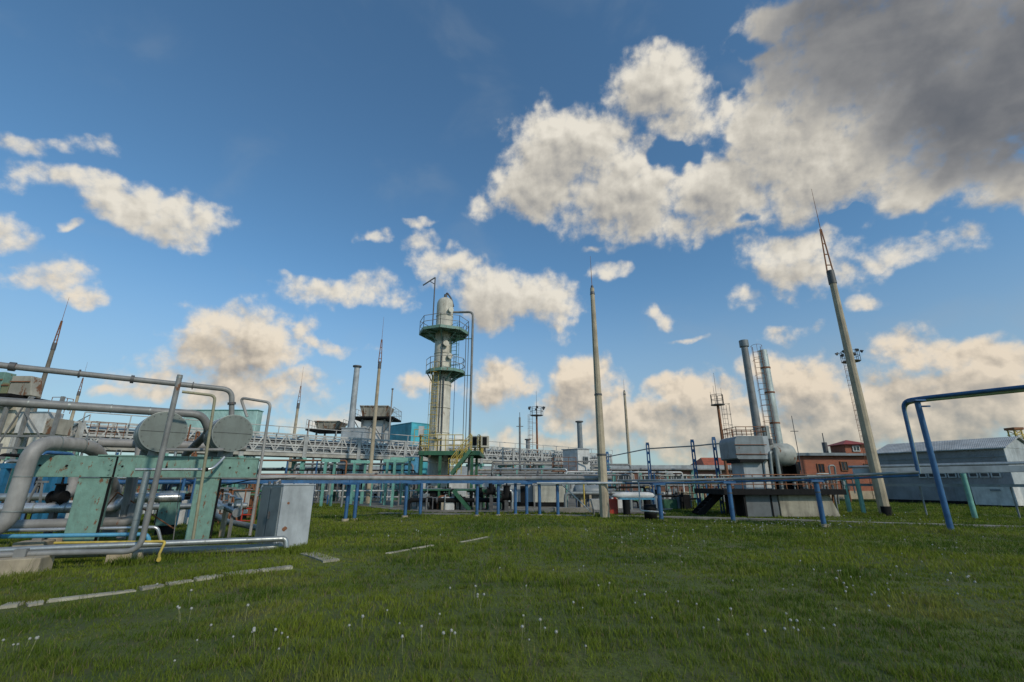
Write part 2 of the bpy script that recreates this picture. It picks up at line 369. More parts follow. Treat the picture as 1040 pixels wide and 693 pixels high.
    nt.links.new(p.outputs[0], ms.inputs[1]); nt.links.new(tr.outputs[0], ms.inputs[2])
    nt.links.new(ms.outputs[0], [q for q in nt.nodes if q.type == 'OUTPUT_MATERIAL'][0].inputs[0])
    me.materials.append(m)
grass()
def dandelions():
    fluff = paint('dandelion_fluff', (.48, .48, .44), .9, scale=30); stem = paint('dandelion_stem', (.26, .26, .12), .7, scale=20)
    protos = []
    for k in range(3):
        rd = random.Random(k); h = .16+.04*k; r = .019
        me_mb = MB(); top = V(.02*k, .01, h)
        me_mb.pipe([V(0, 0, -.02), V(.008*k, 0, h*.6), top], .003, 4)
        ns = len(me_mb.f)
        for i in range(70):                                # radiating seed parachutes
            t = 2*math.pi*rd.random(); cz = 1-2*(i+.5)/70; sr = math.sqrt(1-cz*cz); d = V(sr*math.cos(t), sr*math.sin(t), cz)
            e = top+d*r; s = d.cross(V(0, 0, 1)).normalized() if abs(d.z) < .95 else V(1, 0, 0); w = d.cross(s)
            me_mb.add([e-s*.004, e+w*.004, e+s*.004, e-w*.004], [(0, 1, 2, 3)])
        me_mb.lathe(top-V(0, 0, r*.75), [(0, 0), (r*.6, r*.2), (r*.78, r*.75), (r*.6, r*1.3), (0, r*1.5)], 8)
        me = bpy.data.meshes.new('dandelion'); me.from_pydata(me_mb.v, [], me_mb.f); me.polygons.foreach_set('use_smooth', me_mb.sm)
        me.materials.append(stem); me.materials.append(fluff)
        me.polygons.foreach_set('material_index', [0 if i < ns else 1 for i in range(len(me_mb.f))]); protos.append(me)
    rd = random.Random(5); pts = []
    for px, py, sx, sy, n in ((790, 537, 60, 5, 55), (900, 533, 90, 4, 30), (690, 545, 45, 9, 22), (640, 552, 70, 12, 18), (910, 600, 110, 20, 24), (840, 600, 60, 16, 8),
                              (470, 625, 60, 34, 8), (400, 645, 60, 20, 5), (185, 640, 30, 30, 9), (20, 660, 20, 10, 5), (270, 660, 25, 14, 8), (540, 620, 160, 40, 14), (640, 600, 120, 40, 12), (800, 640, 200, 30, 14), (420, 545, 120, 12, 18), (960, 560, 70, 20, 12), (690, 655, 160, 25, 8)):
        for i in range(n): pts.append((rd.gauss(px, sx*.6), rd.gauss(py, sy*.6)))
    for i, (px, py) in enumerate(pts):
        py = min(max(py, 529), 690); g = G(px, py)
        o = bpy.data.objects.new('dandelion', protos[i % 3]); COL.objects.link(o)
        s = rd.uniform(.45, .9)*(1+.03*max(0, g.y-6)); o.location = (g.x, g.y, float(gh(g.x, g.y))); o.scale = (s,)*3; o.rotation_euler = (rd.uniform(-.15, .15), rd.uniform(-.15, .15), rd.uniform(0, 6.28))
        tag(o, 'white dandelion seed head on a thin stem in the grass', 'dandelion', 'dandelion clocks scattered through the meadow')
dandelions()
# ================================================================ MASTS
def mast(label, base, ztop, rb, rt, tip=1.6, rod=1.6, sides=10, bands=(), ladder_tip=True, tm=None, name='lightning_mast', cat='mast', grp='concrete lightning masts'):
    base = Vector(base); t = thing(name, label, cat, base, grp)
    mid = MB(); mid.cyl(base-V(0, 0, .3), base+V(0, 0, ztop), rb, rt, sides, smooth=False); mid.build('concrete_pole', tm or CONC, t, bevel=.01 if rb > .15 else 0)
    top = base+V(0, 0, ztop)
    if ladder_tip:
        m = MB(); w = rt*1.05
        for q in (-1, 1): m.beam(top+V(q*w, 0, -.05), top+V(q*.03, 0, tip), .05)
        k = 4
        for i in range(k): f = (i+.6)/(k); ww = w+(0.03-w)*f; m.beam(top+V(-ww, 0, tip*f), top+V(ww, 0, tip*f), .045)
        m.build('ladder_tip', RUST, t)
        MB().cyl(top-V(0, 0, tip*.28), top+V(0, 0, .04), rt*1.22, rt*1.15, 12).build('steel_sleeve', FLANGE, t)
        top = top+V(0, 0, tip)
    else:
        MB().cyl(top-V(0, 0, .35), top+V(0, 0, .15), rt*1.2, rt*.6, 10).build('cap', FLANGE, t); top = top+V(0, 0, .1)
    MB().cyl(top-V(0, 0, .1), top+V(0, 0, rod), .018, .008, 5).build('lightning_rod', RUST, t)
    for z in bands: rr = rb+(rt-rb)*z/ztop; MB().cyl(base+V(0, 0, z-.04), base+V(0, 0, z+.04), rr+.02, rr+.02, 12).build('band', FLANGE, t)
    return t
def zt(py, Y): return W(520, py, Y).z
g = G(899.5, 524); Y = g.y
mast('massive tapering concrete mast leaning tall at the right, red ladder tip and scorched foot', (X(899.5, Y, 0), Y, 0), zt(276, Y), .25, .155, tip=zt(233, Y)-zt(276, Y), rod=zt(192, Y)-zt(233, Y))
t = [o for o in bpy.data.objects if o.name == 'lightning_mast'][0]
MB().cyl(t.location+V(.02, -.02, -.05), t.location+V(.02, -.02, .42), .262, .258, 10).build('scorched_foot', BLACK, t)
Y = 21.6
mast('beige square-shouldered concrete mast standing alone in the middle foreground', (X(614.5, Y, 0), Y, 0), zt(293, Y), .225, .105, tip=.3, rod=zt(262, Y)-zt(293, Y), ladder_tip=False, bands=(zt(462, Y), zt(401, Y)))
Y = 48
mast('thin pale concrete mast rising right behind the long pipe rack end', (X(642, Y, 0), Y, 0), zt(398, Y), .19, .12, rod=zt(386, Y)-zt(398, Y), ladder_tip=False)
Y = 34
mast('brown concrete mast standing just left of the turquoise rooftop box', (X(373, Y, 0), Y, 0), zt(368, Y), .17, .11, tip=zt(345, Y)-zt(368, Y), rod=zt(322, Y)-zt(345, Y))
Y = 52
mast('short-looking distant concrete mast behind the rack, left of the grey chimney', (X(290, Y, 0), Y, 0), zt(410, Y), .2, .14, tip=zt(392, Y)-zt(410, Y), rod=zt(372, Y)-zt(392, Y))
Y = 30.4
mast('dark concrete mast beside the rusty fan housings at the far left', (X(49, Y, 9.2), Y, 0), zt(349, Y), .19, .11, tm=paint('dark_mast_concrete', (.17, .15, .12), .9, scale=1.5), tip=zt(326, Y)-zt(349, Y), rod=zt(302, Y)-zt(326, Y))
Y = 49
mast('thin dark concrete mast seen over the left end of the pipe rack', (X(76, Y, 9.2), Y, 0), zt(398, Y), .2, .13, tip=zt(384, Y)-zt(398, Y), rod=zt(368, Y)-zt(384, Y))
def flood_mast(label, px, pyref, Y, pytop, r=.14, lad=-1, rodpy=None, mat=None):
    base = V(X(px, Y, zt(pyref, Y)), Y, 0); z = zt(pytop, Y); t = thing('floodlight_mast', label, 'light mast', base, 'floodlight masts')
    MB().cyl(base, base+V(0, 0, z), r, r*.75, 10).build('pole', mat or RUST, t)
    m = MB(); pz = z-.1
    m.cyl(base+V(0, 0, pz-.05), base+V(0, 0, pz), .75, n=8); m.build('platform', FLANGE, t)
    c = base+V(0, 0, pz); m = MB(); m.rail([c+V(math.cos(a)*.72, math.sin(a)*.72, 0) for a in [2*math.pi*i/8 for i in range(9)]], .9, 1, .02); m.build('railing', FLANGE, t)
    for i in range(6):
        a = 2*math.pi*(i+.5)/6; d = V(math.cos(a), math.sin(a), 0); q = c+d*.95+V(0, 0, .85)
        MB().cyl(q-d*.14-V(0, 0, -.06), q+d*.06-V(0, 0, .08), .07, .15, 10).build('floodlight', FLANGE, t)
    b = base+V(lad*.7, 0, 0); m = MB(); m.ladder(b, b+V(0, 0, pz), (1, 0, 0), .4, .45, .018, cage=(lad*.2, -1, 0))
    for i in range(4): zz = pz*(i+.6)/4; m.cyl(base+V(0, 0, zz), b+V(0, 0, zz), .02, n=4)
    m.build('ladder', RUST, t)
    MB().cyl(base+V(0, 0, z-.1), base+V(0, 0, zt(rodpy, Y) if rodpy else z+1.5), .03, .012, 5).build('lightning_rod', FLANGE, t)
    return t
flood_mast('rusty floodlight mast with caged ladder behind the rack, right of the column', 545.5, 450, 52, 421, lad=-1, rodpy=397)
flood_mast('floodlight mast with ladder hidden behind the leaning right concrete mast', 872, 400, 40, 366, lad=-.75, rodpy=352)
# telecom pole near the burner unit
Y = 33; base = V(X(732.5, Y, 5), Y, 0); t = thing('antenna_mast', 'brown pole mast with whip antennas and side ladder left of the heater', 'mast', base); z = zt(411, Y)
MB().cyl(base, base+V(0, 0, z), .13, .09, 10).build('pole', RUST, t)
m = MB(); m.cyl(base+V(0, 0, z-.05), base+V(0, 0, z), .5, n=8); m.rail([base+V(math.cos(a)*.45, math.sin(a)*.45, z) for a in [math.pi*i/3 for i in range(7)]], .7, .6, .018); m.build('platform', FLANGE, t)
for dx, py in ((-.4, 398), (0, 379), (.35, 394), (-.15, 392)): MB().cyl(base+V(dx, 0, z), base+V(dx*1.1, 0, zt(py, Y)), .018, .01, 5).build('antenna', FLANGE, t)
MB().ladder(base+V(.42, 0, 0), base+V(.42, 0, z), (1, 0, 0), .35, .35, .016, cage=(.3, -1, 0)).build('ladder', FLANGE, t)
def post(label, px, py, Y, pytop, r, mat, name='pole', cat='pole', head=None, group=None):
    base = V(X(px, Y, zt(py, Y)), Y, 0); z = zt(pytop, Y)
    t = thing(name, label, cat, base, group); MB().cyl(base, base+V(0, 0, z), r, r*.85, 10).build('shaft', mat, t)
    if head == 'cap': MB().cyl(base+V(0, 0, z), base+V(0, 0, z+.12), r*1.35, r*1.35, 12).build('cap', FLANGE, t)
    if head == 'cross': m = MB(); m.beam(base+V(-.35, 0, z-.9), base+V(.35, 0, z-.9), .06); m.build('crossarm', FLANGE, t); MB().cyl(base+V(0, 0, z), base+V(0, 0, z+.5), .03, n=5).build('tip_rod', FLANGE, t)
    return t
post('slim grey vent pole with a small crossarm right of the column', 528, 450, 46, 424, .12, GREY, head='cross', name='vent_pole')
post('thin pale vent pipe standing right of the brown mast', 396, 430, 40, 396, .07, PALE, name='vent_pipe', cat='pipe', head='cap')
post('hair-thin guy pole right of the silver flue', 808, 445, 42, 428, .035, FLANGE, head='cross', name='thin_pole')
post('plain grey chimney behind the white cabin', 589, 445, 50, 429, .32, GBOXD, name='chimney', cat='chimney', head='cap')
post('stubby grey vent stack behind the pipe rack', 536, 450, 60, 447, .3, GBOXD, name='vent_stack', cat='chimney', head='cap')
post('tall grey chimney with dark cap left of the brown mast', 360, 400, 42, 373, .30, GBOX, name='chimney', cat='chimney', head='cap')
post('thin rusty pole behind the rack beside the low fan housing', 313.5, 430, 46, 427, .05, RUST, name='vent_pipe', cat='pipe')
# ================================================================ LONG PIPE RACK (truss bridge)
A, B = V(-24.9, 26.6, 0), V(12.6, 60, 0); ud = (B-A).normalized(); nd = V(ud.y, -ud.x, 0)      # nd: towards the camera side
def rack(label, A, B, bay, z0, z1, w, sup=True, posts=TURQ2, name='pipe_rack', fine=True):
    d = (B-A).normalized(); s = V(d.y, -d.x, 0); L = (B-A).length; nb = max(1, round(L/bay)); t = thing(name, label, 'pipe rack', A)
    hl = [z0+.25, (z0+z1)/2, z1]
    for side, nm in ((0, 'front'), (-w, 'rear')):
        m = MB(); o = s*side
        for z in hl+[hl[0]+(z1-z0)*.22, hl[1]+(z1-z0)*.22]: m.beam(A+o+V(0, 0, z), B+o+V(0, 0, z), .12 if z in hl else .05)
        k = nb*6
        for i in range(k):
            p = A.lerp(B, i/k)+o; q = A.lerp(B, (i+1)/k)+o; za, zb = (hl[0], hl[2]) if i % 2 else (hl[2], hl[0])
            m.beam(p+V(0, 0, za), q+V(0, 0, zb), .085)
            if fine: m.beam(q+V(0, 0, hl[0]), q+V(0, 0, hl[2]), .07)
        m.build('lattice', RACK, t)
        m = MB(); m.beam(A+o+V(0, 0, z0+.05), B+o+V(0, 0, z0+.05), .14, .22); m.build('girder', RACKB, t)
    for i in range(nb+1):
        p = A.lerp(B, i/nb); m = MB()
        m.beam(p+s*.1+V(0, 0, z0-.2), p+s*.1+V(0, 0, z1+.02), .22); m.beam(p-s*(w+.08)+V(0, 0, z0-.2), p-s*(w+.08)+V(0, 0, z1+.02), .16)
        m.beam(p+s*.05+V(0, 0, z1), p-s*(w+.05)+V(0, 0, z1), .1); m.build('portal', RACK, t)
        if sup:
            for off in (0, -w): 
                q = p+s*off; MB().beam(q+V(0, 0, 0), q+V(0, 0, z0-.25), .26).build('support_post', posts, t)
            MB().beam(p+s*.3+V(0, 0, z0-.27), p-s*(w+.3)+V(0, 0, z0-.27), .3, .24).build('cross_head', posts, t)
    m = MB(); m.rail([A+s*.35+V(0, 0, z1+.0), B+s*.35+V(0, 0, z1+.0)], .5, 2.1, .03, 0); m.build('railing', RACK, t)
    return t
rack('long grey lattice pipe rack on turquoise posts running back behind the column', A, B, 4.2, 3.35, 4.85, 2.0)
A2 = A+V(-22, 19, 0)
rack('side branch of the lattice rack running back to the left', A+V(-.6, .5, 0), A2, 4.2, 3.35, 4.85, 2.0)
for i, (off, z, r, mt, lb) in enumerate(((-.35, 3.75, .16, GALV, 'silver pipe nearest the front inside the long lattice rack'), (-.9, 3.72, .11, RUST, 'rusty thin pipe in the middle of the long lattice rack'),
                         (-1.45, 3.8, .2, PALE, 'thick pale pipe at the rear of the long lattice rack'), (-.6, 4.5, .12, GALV, 'silver pipe on the upper level of the long lattice rack'), (-1.3, 4.5, .15, GREY, 'grey pipe on the rear upper level of the long lattice rack'), (-.2, 4.25, .07, PALE, 'slim pale pipe at mid height inside the long lattice rack'), (-1.0, 4.15, .09, GALV, 'slim silver pipe at mid height inside the long lattice rack'))):
    pipe_thing(lb, [A+nd*off+V(0, 0, z), B+nd*off+V(0, 0, z)], r, mt, group='pipes carried by the long lattice rack')
# ================================================================ COLUMN (absorber tower)
TY = 31.0; tx = X(448.5, TY, 8); TB = V(tx, TY, 0)
def T(py): return zt(py, TY)
tw = thing('absorber_column', 'tall cream process column with green ringed platforms and ladder', 'process column', TB)
zA, zB_, zD = T(340), T(380), T(303)
prof = [(.78, 0), (.78, .1), (.66, .12), (.66, zB_-.3), (.60, zB_-.1), (.60, zD-.55)]
col = MB(); col.lathe(TB, prof+[(.57, zD-.35), (.48, zD-.17), (.3, zD-.04), (.12, zD), (0, zD)], 28); col = col.build('column_shell', CREAM, tw)
for z in [T(470), T(440), T(415), T(392), T(360), T(322)]:
    rr = .68 if z < zB_-.2 else .62
    MB().lathe(TB+V(0, 0, z), [(rr-.04, -.05), (rr, -.04), (rr, .04), (rr-.04, .05)], 28).build('stiffener_ring', CREAM, col)
for z, a in ((T(352), -1.2), (T(318), -.9), (T(364), -.8), (T(466), -.85), (T(444), -1.45)):
    d = V(math.cos(a), math.sin(a), 0); c = TB+V(0, 0, z)+d*.58
    mw = MB(); mw.cyl(c, c+d*.24, .14, n=14); mw.cyl(c+d*.24, c+d*.30, .20, n=16); mw.build('manway', CREAM, tw)
m = MB(); m.cyl(TB+V(0, 0, zD-.05), TB+V(0, 0, zD+.28), .12); m.pipe([TB+V(0, 0, zD+.2), TB+V(.1, -.05, zD+.42), TB+V(.45, -.1, zD-.1), TB+V(.62, -.1, zD-.7)], .06, 8); m.build('top_nozzle', FLANGE, tw)
def ring_platform(z, r, arc=(0, 2*math.pi), n=8, cx=0, cy=0, rin=.64, mat=TURQ, rmat=PALE, h=.85):
    P = TB+V(cx, cy, z); k = n; m = MB(); A0, A1 = arc; full = abs(A1-A0-2*math.pi) < .01
    an = [A0+(A1-A0)*i/k for i in range(k+1)]
    o_ = [P+V(math.cos(a)*r, math.sin(a)*r, 0) for a in an]; i_ = [TB+V(0, 0, z)+V(math.cos(a)*rin, math.sin(a)*rin, 0) for a in an]
    for j in range(k): m.prism([i_[j], o_[j], o_[j+1], i_[j+1]], (0, 0, -.06), (0, 0, 0))
    for j in range(k): m.beam(o_[j]-V(0, 0, .08), o_[j+1]-V(0, 0, .08), .07, .2)
    pl = m.build('platform', mat, tw)
    b = MB()
    for j in range(0, k+(0 if full else 1), 1):
        b.beam(i_[j]-V(0, 0, .75), i_[j].lerp(o_[j], .85)-V(0, 0, .1), .07); b.beam(i_[j]-V(0, 0, .1), o_[j]-V(0, 0, .1), .08, .12)
    b.build('bracket', mat, pl)
    q = MB(); q.rail(o_, h, .9, .022, 1); q.build('railing', rmat, pl)
    return pl
ring_platform(T(338), 1.75, mat=TURQ)
ring_platform(T(378), 1.35, arc=(-math.pi*.95, math.pi*.5), n=7, cx=.25)
m = MB(); m.ladder(TB+V(-.34, -.74, T(456)), TB+V(-.34, -.74, T(372)), (1, 0, 0), .42, .28, .022, cage=(0, -1, 0)); m.build('ladder', YEL, tw)
m = MB(); m.ladder(TB+V(.78, -.3, T(380)), TB+V(.78, -.3, T(332)), (1, -.3, 0), .42, .28, .022, cage=(.5, -1, 0)); m.build('ladder', GREEN, tw)
m = MB(); dv = TB+V(-.78, -.35, 0); top = V(dv.x, dv.y, T(284))
m.cyl(V(dv.x, dv.y, T(333)), top, .045, n=8); tipd = W(429.5, 290, TY-.2)
m.beam(top, tipd, .07); m.beam(top-V(0, 0, .55), top.lerp(tipd, .45), .05); m.build('davit_crane', FLANGE, tw)
# overhead line beside the column
px_ = X(478.5, TY, T(400)); pz = T(318)
ov = MB(); ov.pipe([TB+V(.6, 0, pz+.05), V(px_, TY-.2, pz), V(px_, TY-.2, T(500))], .085, 12, .35); ov.build('overhead_pipe', GREY, tw)
for dx in (-.27, -.45): MB().cyl(V(px_+dx, TY-.2, T(332)), V(px_+dx, TY-.2, T(470)), .025, n=6).build('conduit', FLANGE, tw)
m = MB()
for py in (345, 382): m.beam(TB+V(.55, -.1, T(py)), V(px_, TY-.2, T(py)), .05)
m.build('pipe_bracket', GREEN, tw)
m = MB(); m.pipe([TB+V(.25, -.66, T(465)), TB+V(.25, -.72, T(385))], .045, 8); m.pipe([TB+V(.05, -.7, T(460)), TB+V(.05, -.7, T(345))], .03, 8); m.build('instrument_line', FLANGE, tw)
m = MB(); m.pipe([TB+V(.95, -.3, T(384)), TB+V(.95, -.3, T(452))], .022, 6); m.build('conduit', BLUE, tw)
# service platform wrapped round the column foot
SP = V(X(455, 29, 4), 29.2, 0); zp = zt(458, 28.5)
sp_ = thing('service_platform', 'green steel service platform with yellow railings round the column foot', 'platform', SP)
x0, x1, y0, y1 = X(426, 28.5, zp), X(487, 28.5, zp), 28.4, 32.4
m = MB(); m.box(((x0+x1)/2, (y0+y1)/2, zp-.04), (x1-x0, y1-y0, .06)); 
for a, b in (((x0, y0), (x1, y0)), ((x0, y1), (x1, y1)), ((x0, y0), (x0, y1)), ((x1, y0), (x1, y1))): m.beam(V(*a, zp-.14), V(*b, zp-.14), .1, .24)
m.build('deck', GREEN, sp_)
for qx in (x0+.15, X(446.5, 28.5, 2), X(479, 28.5, 2)):
    for qy in (y0+.1, y1-.1): MB().beam(V(qx, qy, 0), V(qx, qy, zp-.25), .17).build('column', GREEN, sp_)
m = MB(); xs_ = X(470, 28.4, zp); m.rail([V(xs_, y0, zp), V(x0, y0, zp), V(x0, y1, zp), V(x1, y1, zp), V(x1, y0, zp), V(xs_+.9, y0, zp)], .95, .55, .024, 2); m.build('railing', YEL, sp_)
sa, sb = V(X(476, 28, zp)+.15, 28.3, zp), V(X(461, 28, 2)-.1, 28.1, zt(482, 28))
m = MB()
for q in (0, -.75): m.beam(sa+V(0, q, 0), sb+V(0, q, 0), .05, .2)
for i in range(9): c = sa.lerp(sb, (i+.5)/9); m.box((c.x, c.y-.37, c.z), (.22, .72, .03))
m.build('staircase', GREEN, sp_)
m = MB()
for q in (0, -.75):
    for j in (.5, .95): m.cyl(sa+V(0, q, j), sb+V(0, q, j), .024, n=5)
    for i in range(5): c = sa.lerp(sb, i/4)+V(0, q, 0); m.cyl(c, c+V(0, 0, .95), .022, n=5)
lx0, lx1 = X(456, 28, 2), X(469, 28, 2); m.rail([V(lx0, 27.6, sb.z), V(lx1, 27.6, sb.z)], .9, .3, .022, 2)
m.build('stair_railing', YEL, sp_)
m = MB(); m.box(((x0+x1)/2+.4, 27.6, sb.z-.85), (4.0, 1.6, .08)); m.build('lower_deck', GREEN, sp_)
for px in (446, 457, 466): q = G(px, 519.5); MB().beam(V(X(px, 26.9, .5), 26.9, 0), V(X(px, 26.9, 1), 26.9, sb.z-.88), .12).build('lower_column', GREEN, sp_)
m = MB(); m.beam(V(X(462, 26.8, 1), 26.7, sb.z-.85), V(X(478, 26.5, 0), 26.5, .05), .06, .2); m.beam(V(X(462, 26.8, 1), 26.0, sb.z-.85), V(X(478, 26.5, 0), 25.9, .05), .06, .2)
for i in range(6): c = V(X(462, 26.8, 1), 26.35, sb.z-.85).lerp(V(X(478, 26.5, 0), 26.2, .05), (i+.5)/6); m.box(c, (.2, .7, .03))
m.build('lower_staircase', GREEN, sp_)
# instrument boxes on platform at right
bx = V(X(490, 29, 4.6), 29, zp+.02)
for k, (dx, mt, lb) in enumerate(((0, CREAM, 'cream instrument box by the platform corner, left of two'), (.62, CREAM, 'cream instrument box at the platform end, right of two'))):
    t = thing('instrument_box', lb, 'box', bx+V(dx-.45, 0, 0), 'instrument boxes on the service platform')
    MB().box(bx+V(dx-.45, 0, .55), (.5, .5, .7)).build('housing', mt, t, bevel=.02); MB().box(bx+V(dx-.45, -.26, .58), (.26, .02, .5)).build('window', BLACK, t)
    MB().box(bx+V(dx-.45, 0, .1), (.1, .1, .22)).build('foot', FLANGE, t)
MB_ = MB(); t = thing('valve_station', 'pale control cubicle on a post left of the column platform', 'cubicle', (X(423, 28.5, 0), 28.6, 0))
MB().beam(V(t.location.x, 28.6, 0), V(t.location.x, 28.6, 4.2), .09).build('post', FLANGE, t)
MB().box(V(t.location.x, 28.6, 4.5), (.3, .25, .6)).build('housing', WHITE, t); MB().rail([V(t.location.x-.4, 28.5, 3.7), V(t.location.x+.5, 28.5, 3.7)], .9, .4, .02).build('railing', YEL, t)
# ================================================================ LOW PIPE RACK ON BLUE POSTS (left to centre)
lowp = [(-14.0, 17.0), (-9.5, 18.6), (-6.85, 20.0), (-4.55, 22.0), (-1.2, 22.6), (.75, 23.0), (2.1, 22.6), (4.6, 21.9)]
zl = 1.63
def lerp_low(x):
    for (a, b), (c, d) in zip(lowp, lowp[1:]):
        if a <= x <= c: return b+(d-b)*(x-a)/(c-a)
    return lowp[-1][1]
pts = [V(a, b, zl) for a, b in lowp]
t = thing('low_pipe_rack', 'low blue steel rail on short blue posts under the pale pipe', 'pipe rack', V(-6.8, 20, 0))
m = MB()
for a, b in zip(pts, pts[1:]): m.beam(a-V(0, 0, .13), b-V(0, 0, .13), .12, .13)
m.build('rail_beam', BLUE, t)
for px, py in ((352, 526), (361, 528), (412, 524), (427, 525), (484.5, 523), (506, 523), (523.5, 521.5), (535, 522), (548, 521), (566.5, 522.5)):
    g = G(px, py); yy = lerp_low(g.x)+(.25 if px in (352, 412, 523.5) else -.05); gx = X(px, yy, .5); MB().cyl(V(gx, yy, -.1), V(gx, yy, zl-.2), .075, n=10).build('post', BLUE, t); MB().cyl(V(gx, yy, -.1), V(gx, yy, .05), .17, .15, n=8).build('footing', CONC, t)
m = MB()
for px in (356, 420, 484.5, 506, 535, 566.5):
    yy = lerp_low(X(px, 22, 1)); gx = X(px, yy, 1); m.box(V(gx, yy, zl-.2), (.55, .45, .08))
m.build('saddle', BLUE, t)
pipe_thing('fat pale grey pipe running low from the left frame to the centre mast', [p+V(0, 0, .035) for p in pts], .10, PALE, bend=.5, joints=[(0, .5, .05), (1, .2, .03), (1, .8, .03), (2, .3, .05), (2, .75, .03), (3, .2, .03), (3, .5, .05), (3, .85, .03), (4, .5, .03), (5, .5, .05), (6, .4, .03)])
pipe_thing('thin rusty line lying on top of the pale low pipe', [p+V(0, .16, .14) for p in pts[:5]], .03, RUST, bend=.3)
pipe_thing('thin white line under the low pipe near the middle mast', [V(X(545, 23.1, zl), 22.7, 1.43), V(X(735, 19.6, zl), 19.3, 1.47)], .055, WHITE)
# right blue line: beam on blue posts, ending in the tall loop
rp = [(672, 529.5), (745, 530.5), (837, 534)]
t = thing('blue_pipe_trestle', 'blue pipe trestle on angled blue posts crossing in front of the heater', 'pipe trestle', G(745, 530.5))
top = [V(X(628, 21.3, 1.5), 21.3, 1.50)]+[V(G(*p).x, G(*p).y, 1.5+.06*i) for i, p in enumerate(rp)]+[V(X(933, 15.9, 1.76), 15.9, 1.76)]
m = MB(); m.pipe([p+V(0, .02, -.05) for p in top], .042, 10, .3); m.build('pipe_run', BLUE, t)
m = MB(); m.pipe([p+V(0, -.02, .05) for p in top], .052, 10, .3); m.build('pipe_run', GALVD, t)
for (px, py), tp in zip(rp, top[1:]):
    g = G(px, py); MB().cyl(V(g.x, g.y, -.1), V(g.x, g.y, tp.z-.05), .085, n=12).build('post', BLUE, t); MB().cyl(V(g.x, g.y, -.1), V(g.x, g.y, .05), .2, .17, n=10).build('footing', CONC, t)
    MB().cyl(V(g.x, g.y, tp.z-.5), V(g.x, g.y, tp.z-.46), .1, n=12).build('collar', FLANGE, t)
    MB().box(V(g.x, g.y+.06, tp.z-.09), (.5, .42, .07)).build('bracket', BLUE, t)
g = G(966.5, 540.5); zt_ = zt(404, g.y)
t2 = thing('expansion_loop', 'tall blue pipe loop rising over a blue post at the right edge', 'pipe loop', g)
Yl = top[-1].y
def loopp(k):
    o = .11*k
    c = [top[-1]+V(0, .1*k, 0), V(X(918.5, Yl+.1, 3.9)-.0+o, Yl+.1+.1*k, zt_-.0-o*.8), V(X(940, g.y, 4), g.y+.1*k, zt_-o*.8), V(W(1040, 393, 12.9).x+o, 12.9, zt(393, 12.9)-o*.8), V(20, 8, zt(393, 12.9)-o*.8)]
    c[0] = V(X(933, Yl, 1.76)+o, Yl+.1*k, 1.76-(.0)); return c
MB().pipe(loopp(0), .06, 12, .3).build('pipe_run', BLUE, t2)
MB().pipe(loopp(1), .05, 12, .3).build('pipe_run', paint('yellow_green_paint', (.30, .34, .15), .5, scale=3), t2)
MB().cyl(g-V(0, 0, .1), V(g.x, g.y, zt_-.1), .085, n=14).build('post', BLUE, t2)
m = MB(); m.box(V(g.x-.02, g.y, zt_-.11), (.35, .35, .06)); m.beam(V(g.x, g.y, zt_-.3), V(g.x+.35, g.y-.05, zt_-.3), .05); m.build('bracket', BLUE, t2)
# lattice trio of blue posts carrying a thin line
t = thing('lattice_post_line', 'thin pipe carried over blue lattice posts behind the trestle', 'pipe line', V(10, 27, 0))
lp = []
for px, py, Y in ((618, 460, 33), (660, 451, 27.5), (706.5, 448, 25.5), (729, 445.5, 24.3)):
    z = zt(py, Y); bx_ = X(px, Y, 2); b = V(bx_, Y, 0); m = MB(); w = .14
    w = .085
    for q in (-1, 1): m.beam(b+V(q*w*.8, 0, -.1), b+V(q*w*.8, 0, z), .06)
    k = int(z/.5)
    for i in range(k+1): m.beam(b+V(-w, 0, z*i/k), b+V(w, 0, z*i/k), .05, .16)
    m.build('lattice_post', BLUE, t); lp.append(V(bx_, Y-.06, z-.28))
lp.append(W(748, 450, 23.4)); MB().pipe([lp[0]+V(-1.2, 3, 0)]+lp, .035, 8, .2).build('pipe_run', GALVD, t)
# ================================================================ HEATER UNIT (right)
HB = V(12.2, 23.2, 0)
h = thing('line_heater', 'grey box line heater with two tall flues on a black deck', 'heater', HB)
zd = zt(503, 21.7); zd2 = zt(497.5, 21.7)
fx0, fx1, fx2 = X(756, 21.8, .5), X(791, 21.8, .5), X(849, 21.8, .5)
MB().box(V(fx0-.02, 22.75, zd/2), (.03, 1.8, zd-.02)).build('skirt_end', BLACK, h)  # black sheet added for the dark gap left of the skirt
MB().box(V((fx0+fx1)/2, 22.75, zd/2), (fx1-fx0-.02, 1.9, zd)).build('grey_skirt', paint('skirt_grey', (.13, .145, .15), .6, rust=.05, scale=1.6), h, bevel=.01)
MB().box(V(X(785, 21.8, .5)-.05, 21.78, zd/2), (.06, .03, zd)).build('skirt_seam', BLACK, h)
c0 = V(fx1+.02, 21.75, 0); m = MB(); m.prism([V(fx1+.02, 21.75, 0), V(fx2+.1, 21.75, 0), V(fx2-.25, 21.75, zd), V(fx1+.02, 21.75, zd)], (0, 0, 0), (0, 2.9, 0)); m.build('concrete_plinth', CONCP, h, bevel=.02)
MB().box(V((X(733, 21.7, 1)+X(856, 21.7, 1))/2, 23.2, (zd+zd2)/2+.02), (X(856, 21.7, 1)-X(733, 21.7, 1), 3.5, zd2-zd)).build('deck', BLACK, h)
m = MB(); xa, xb = X(733, 21.5, 1), X(856, 21.5, 1)
m.rail([V(xa, 21.5, zd2+.03), V(xb, 21.5, zd2+.03), V(xb, 24.9, zd2+.03)], .62, .5, .022, 2); m.build('railing', RUST, h)
def HX(px, z, Y=22.4): return X(px, Y, z)
za, zb, zc = zt(443.5, 22.3), zt(467, 22.3), zd2+.02
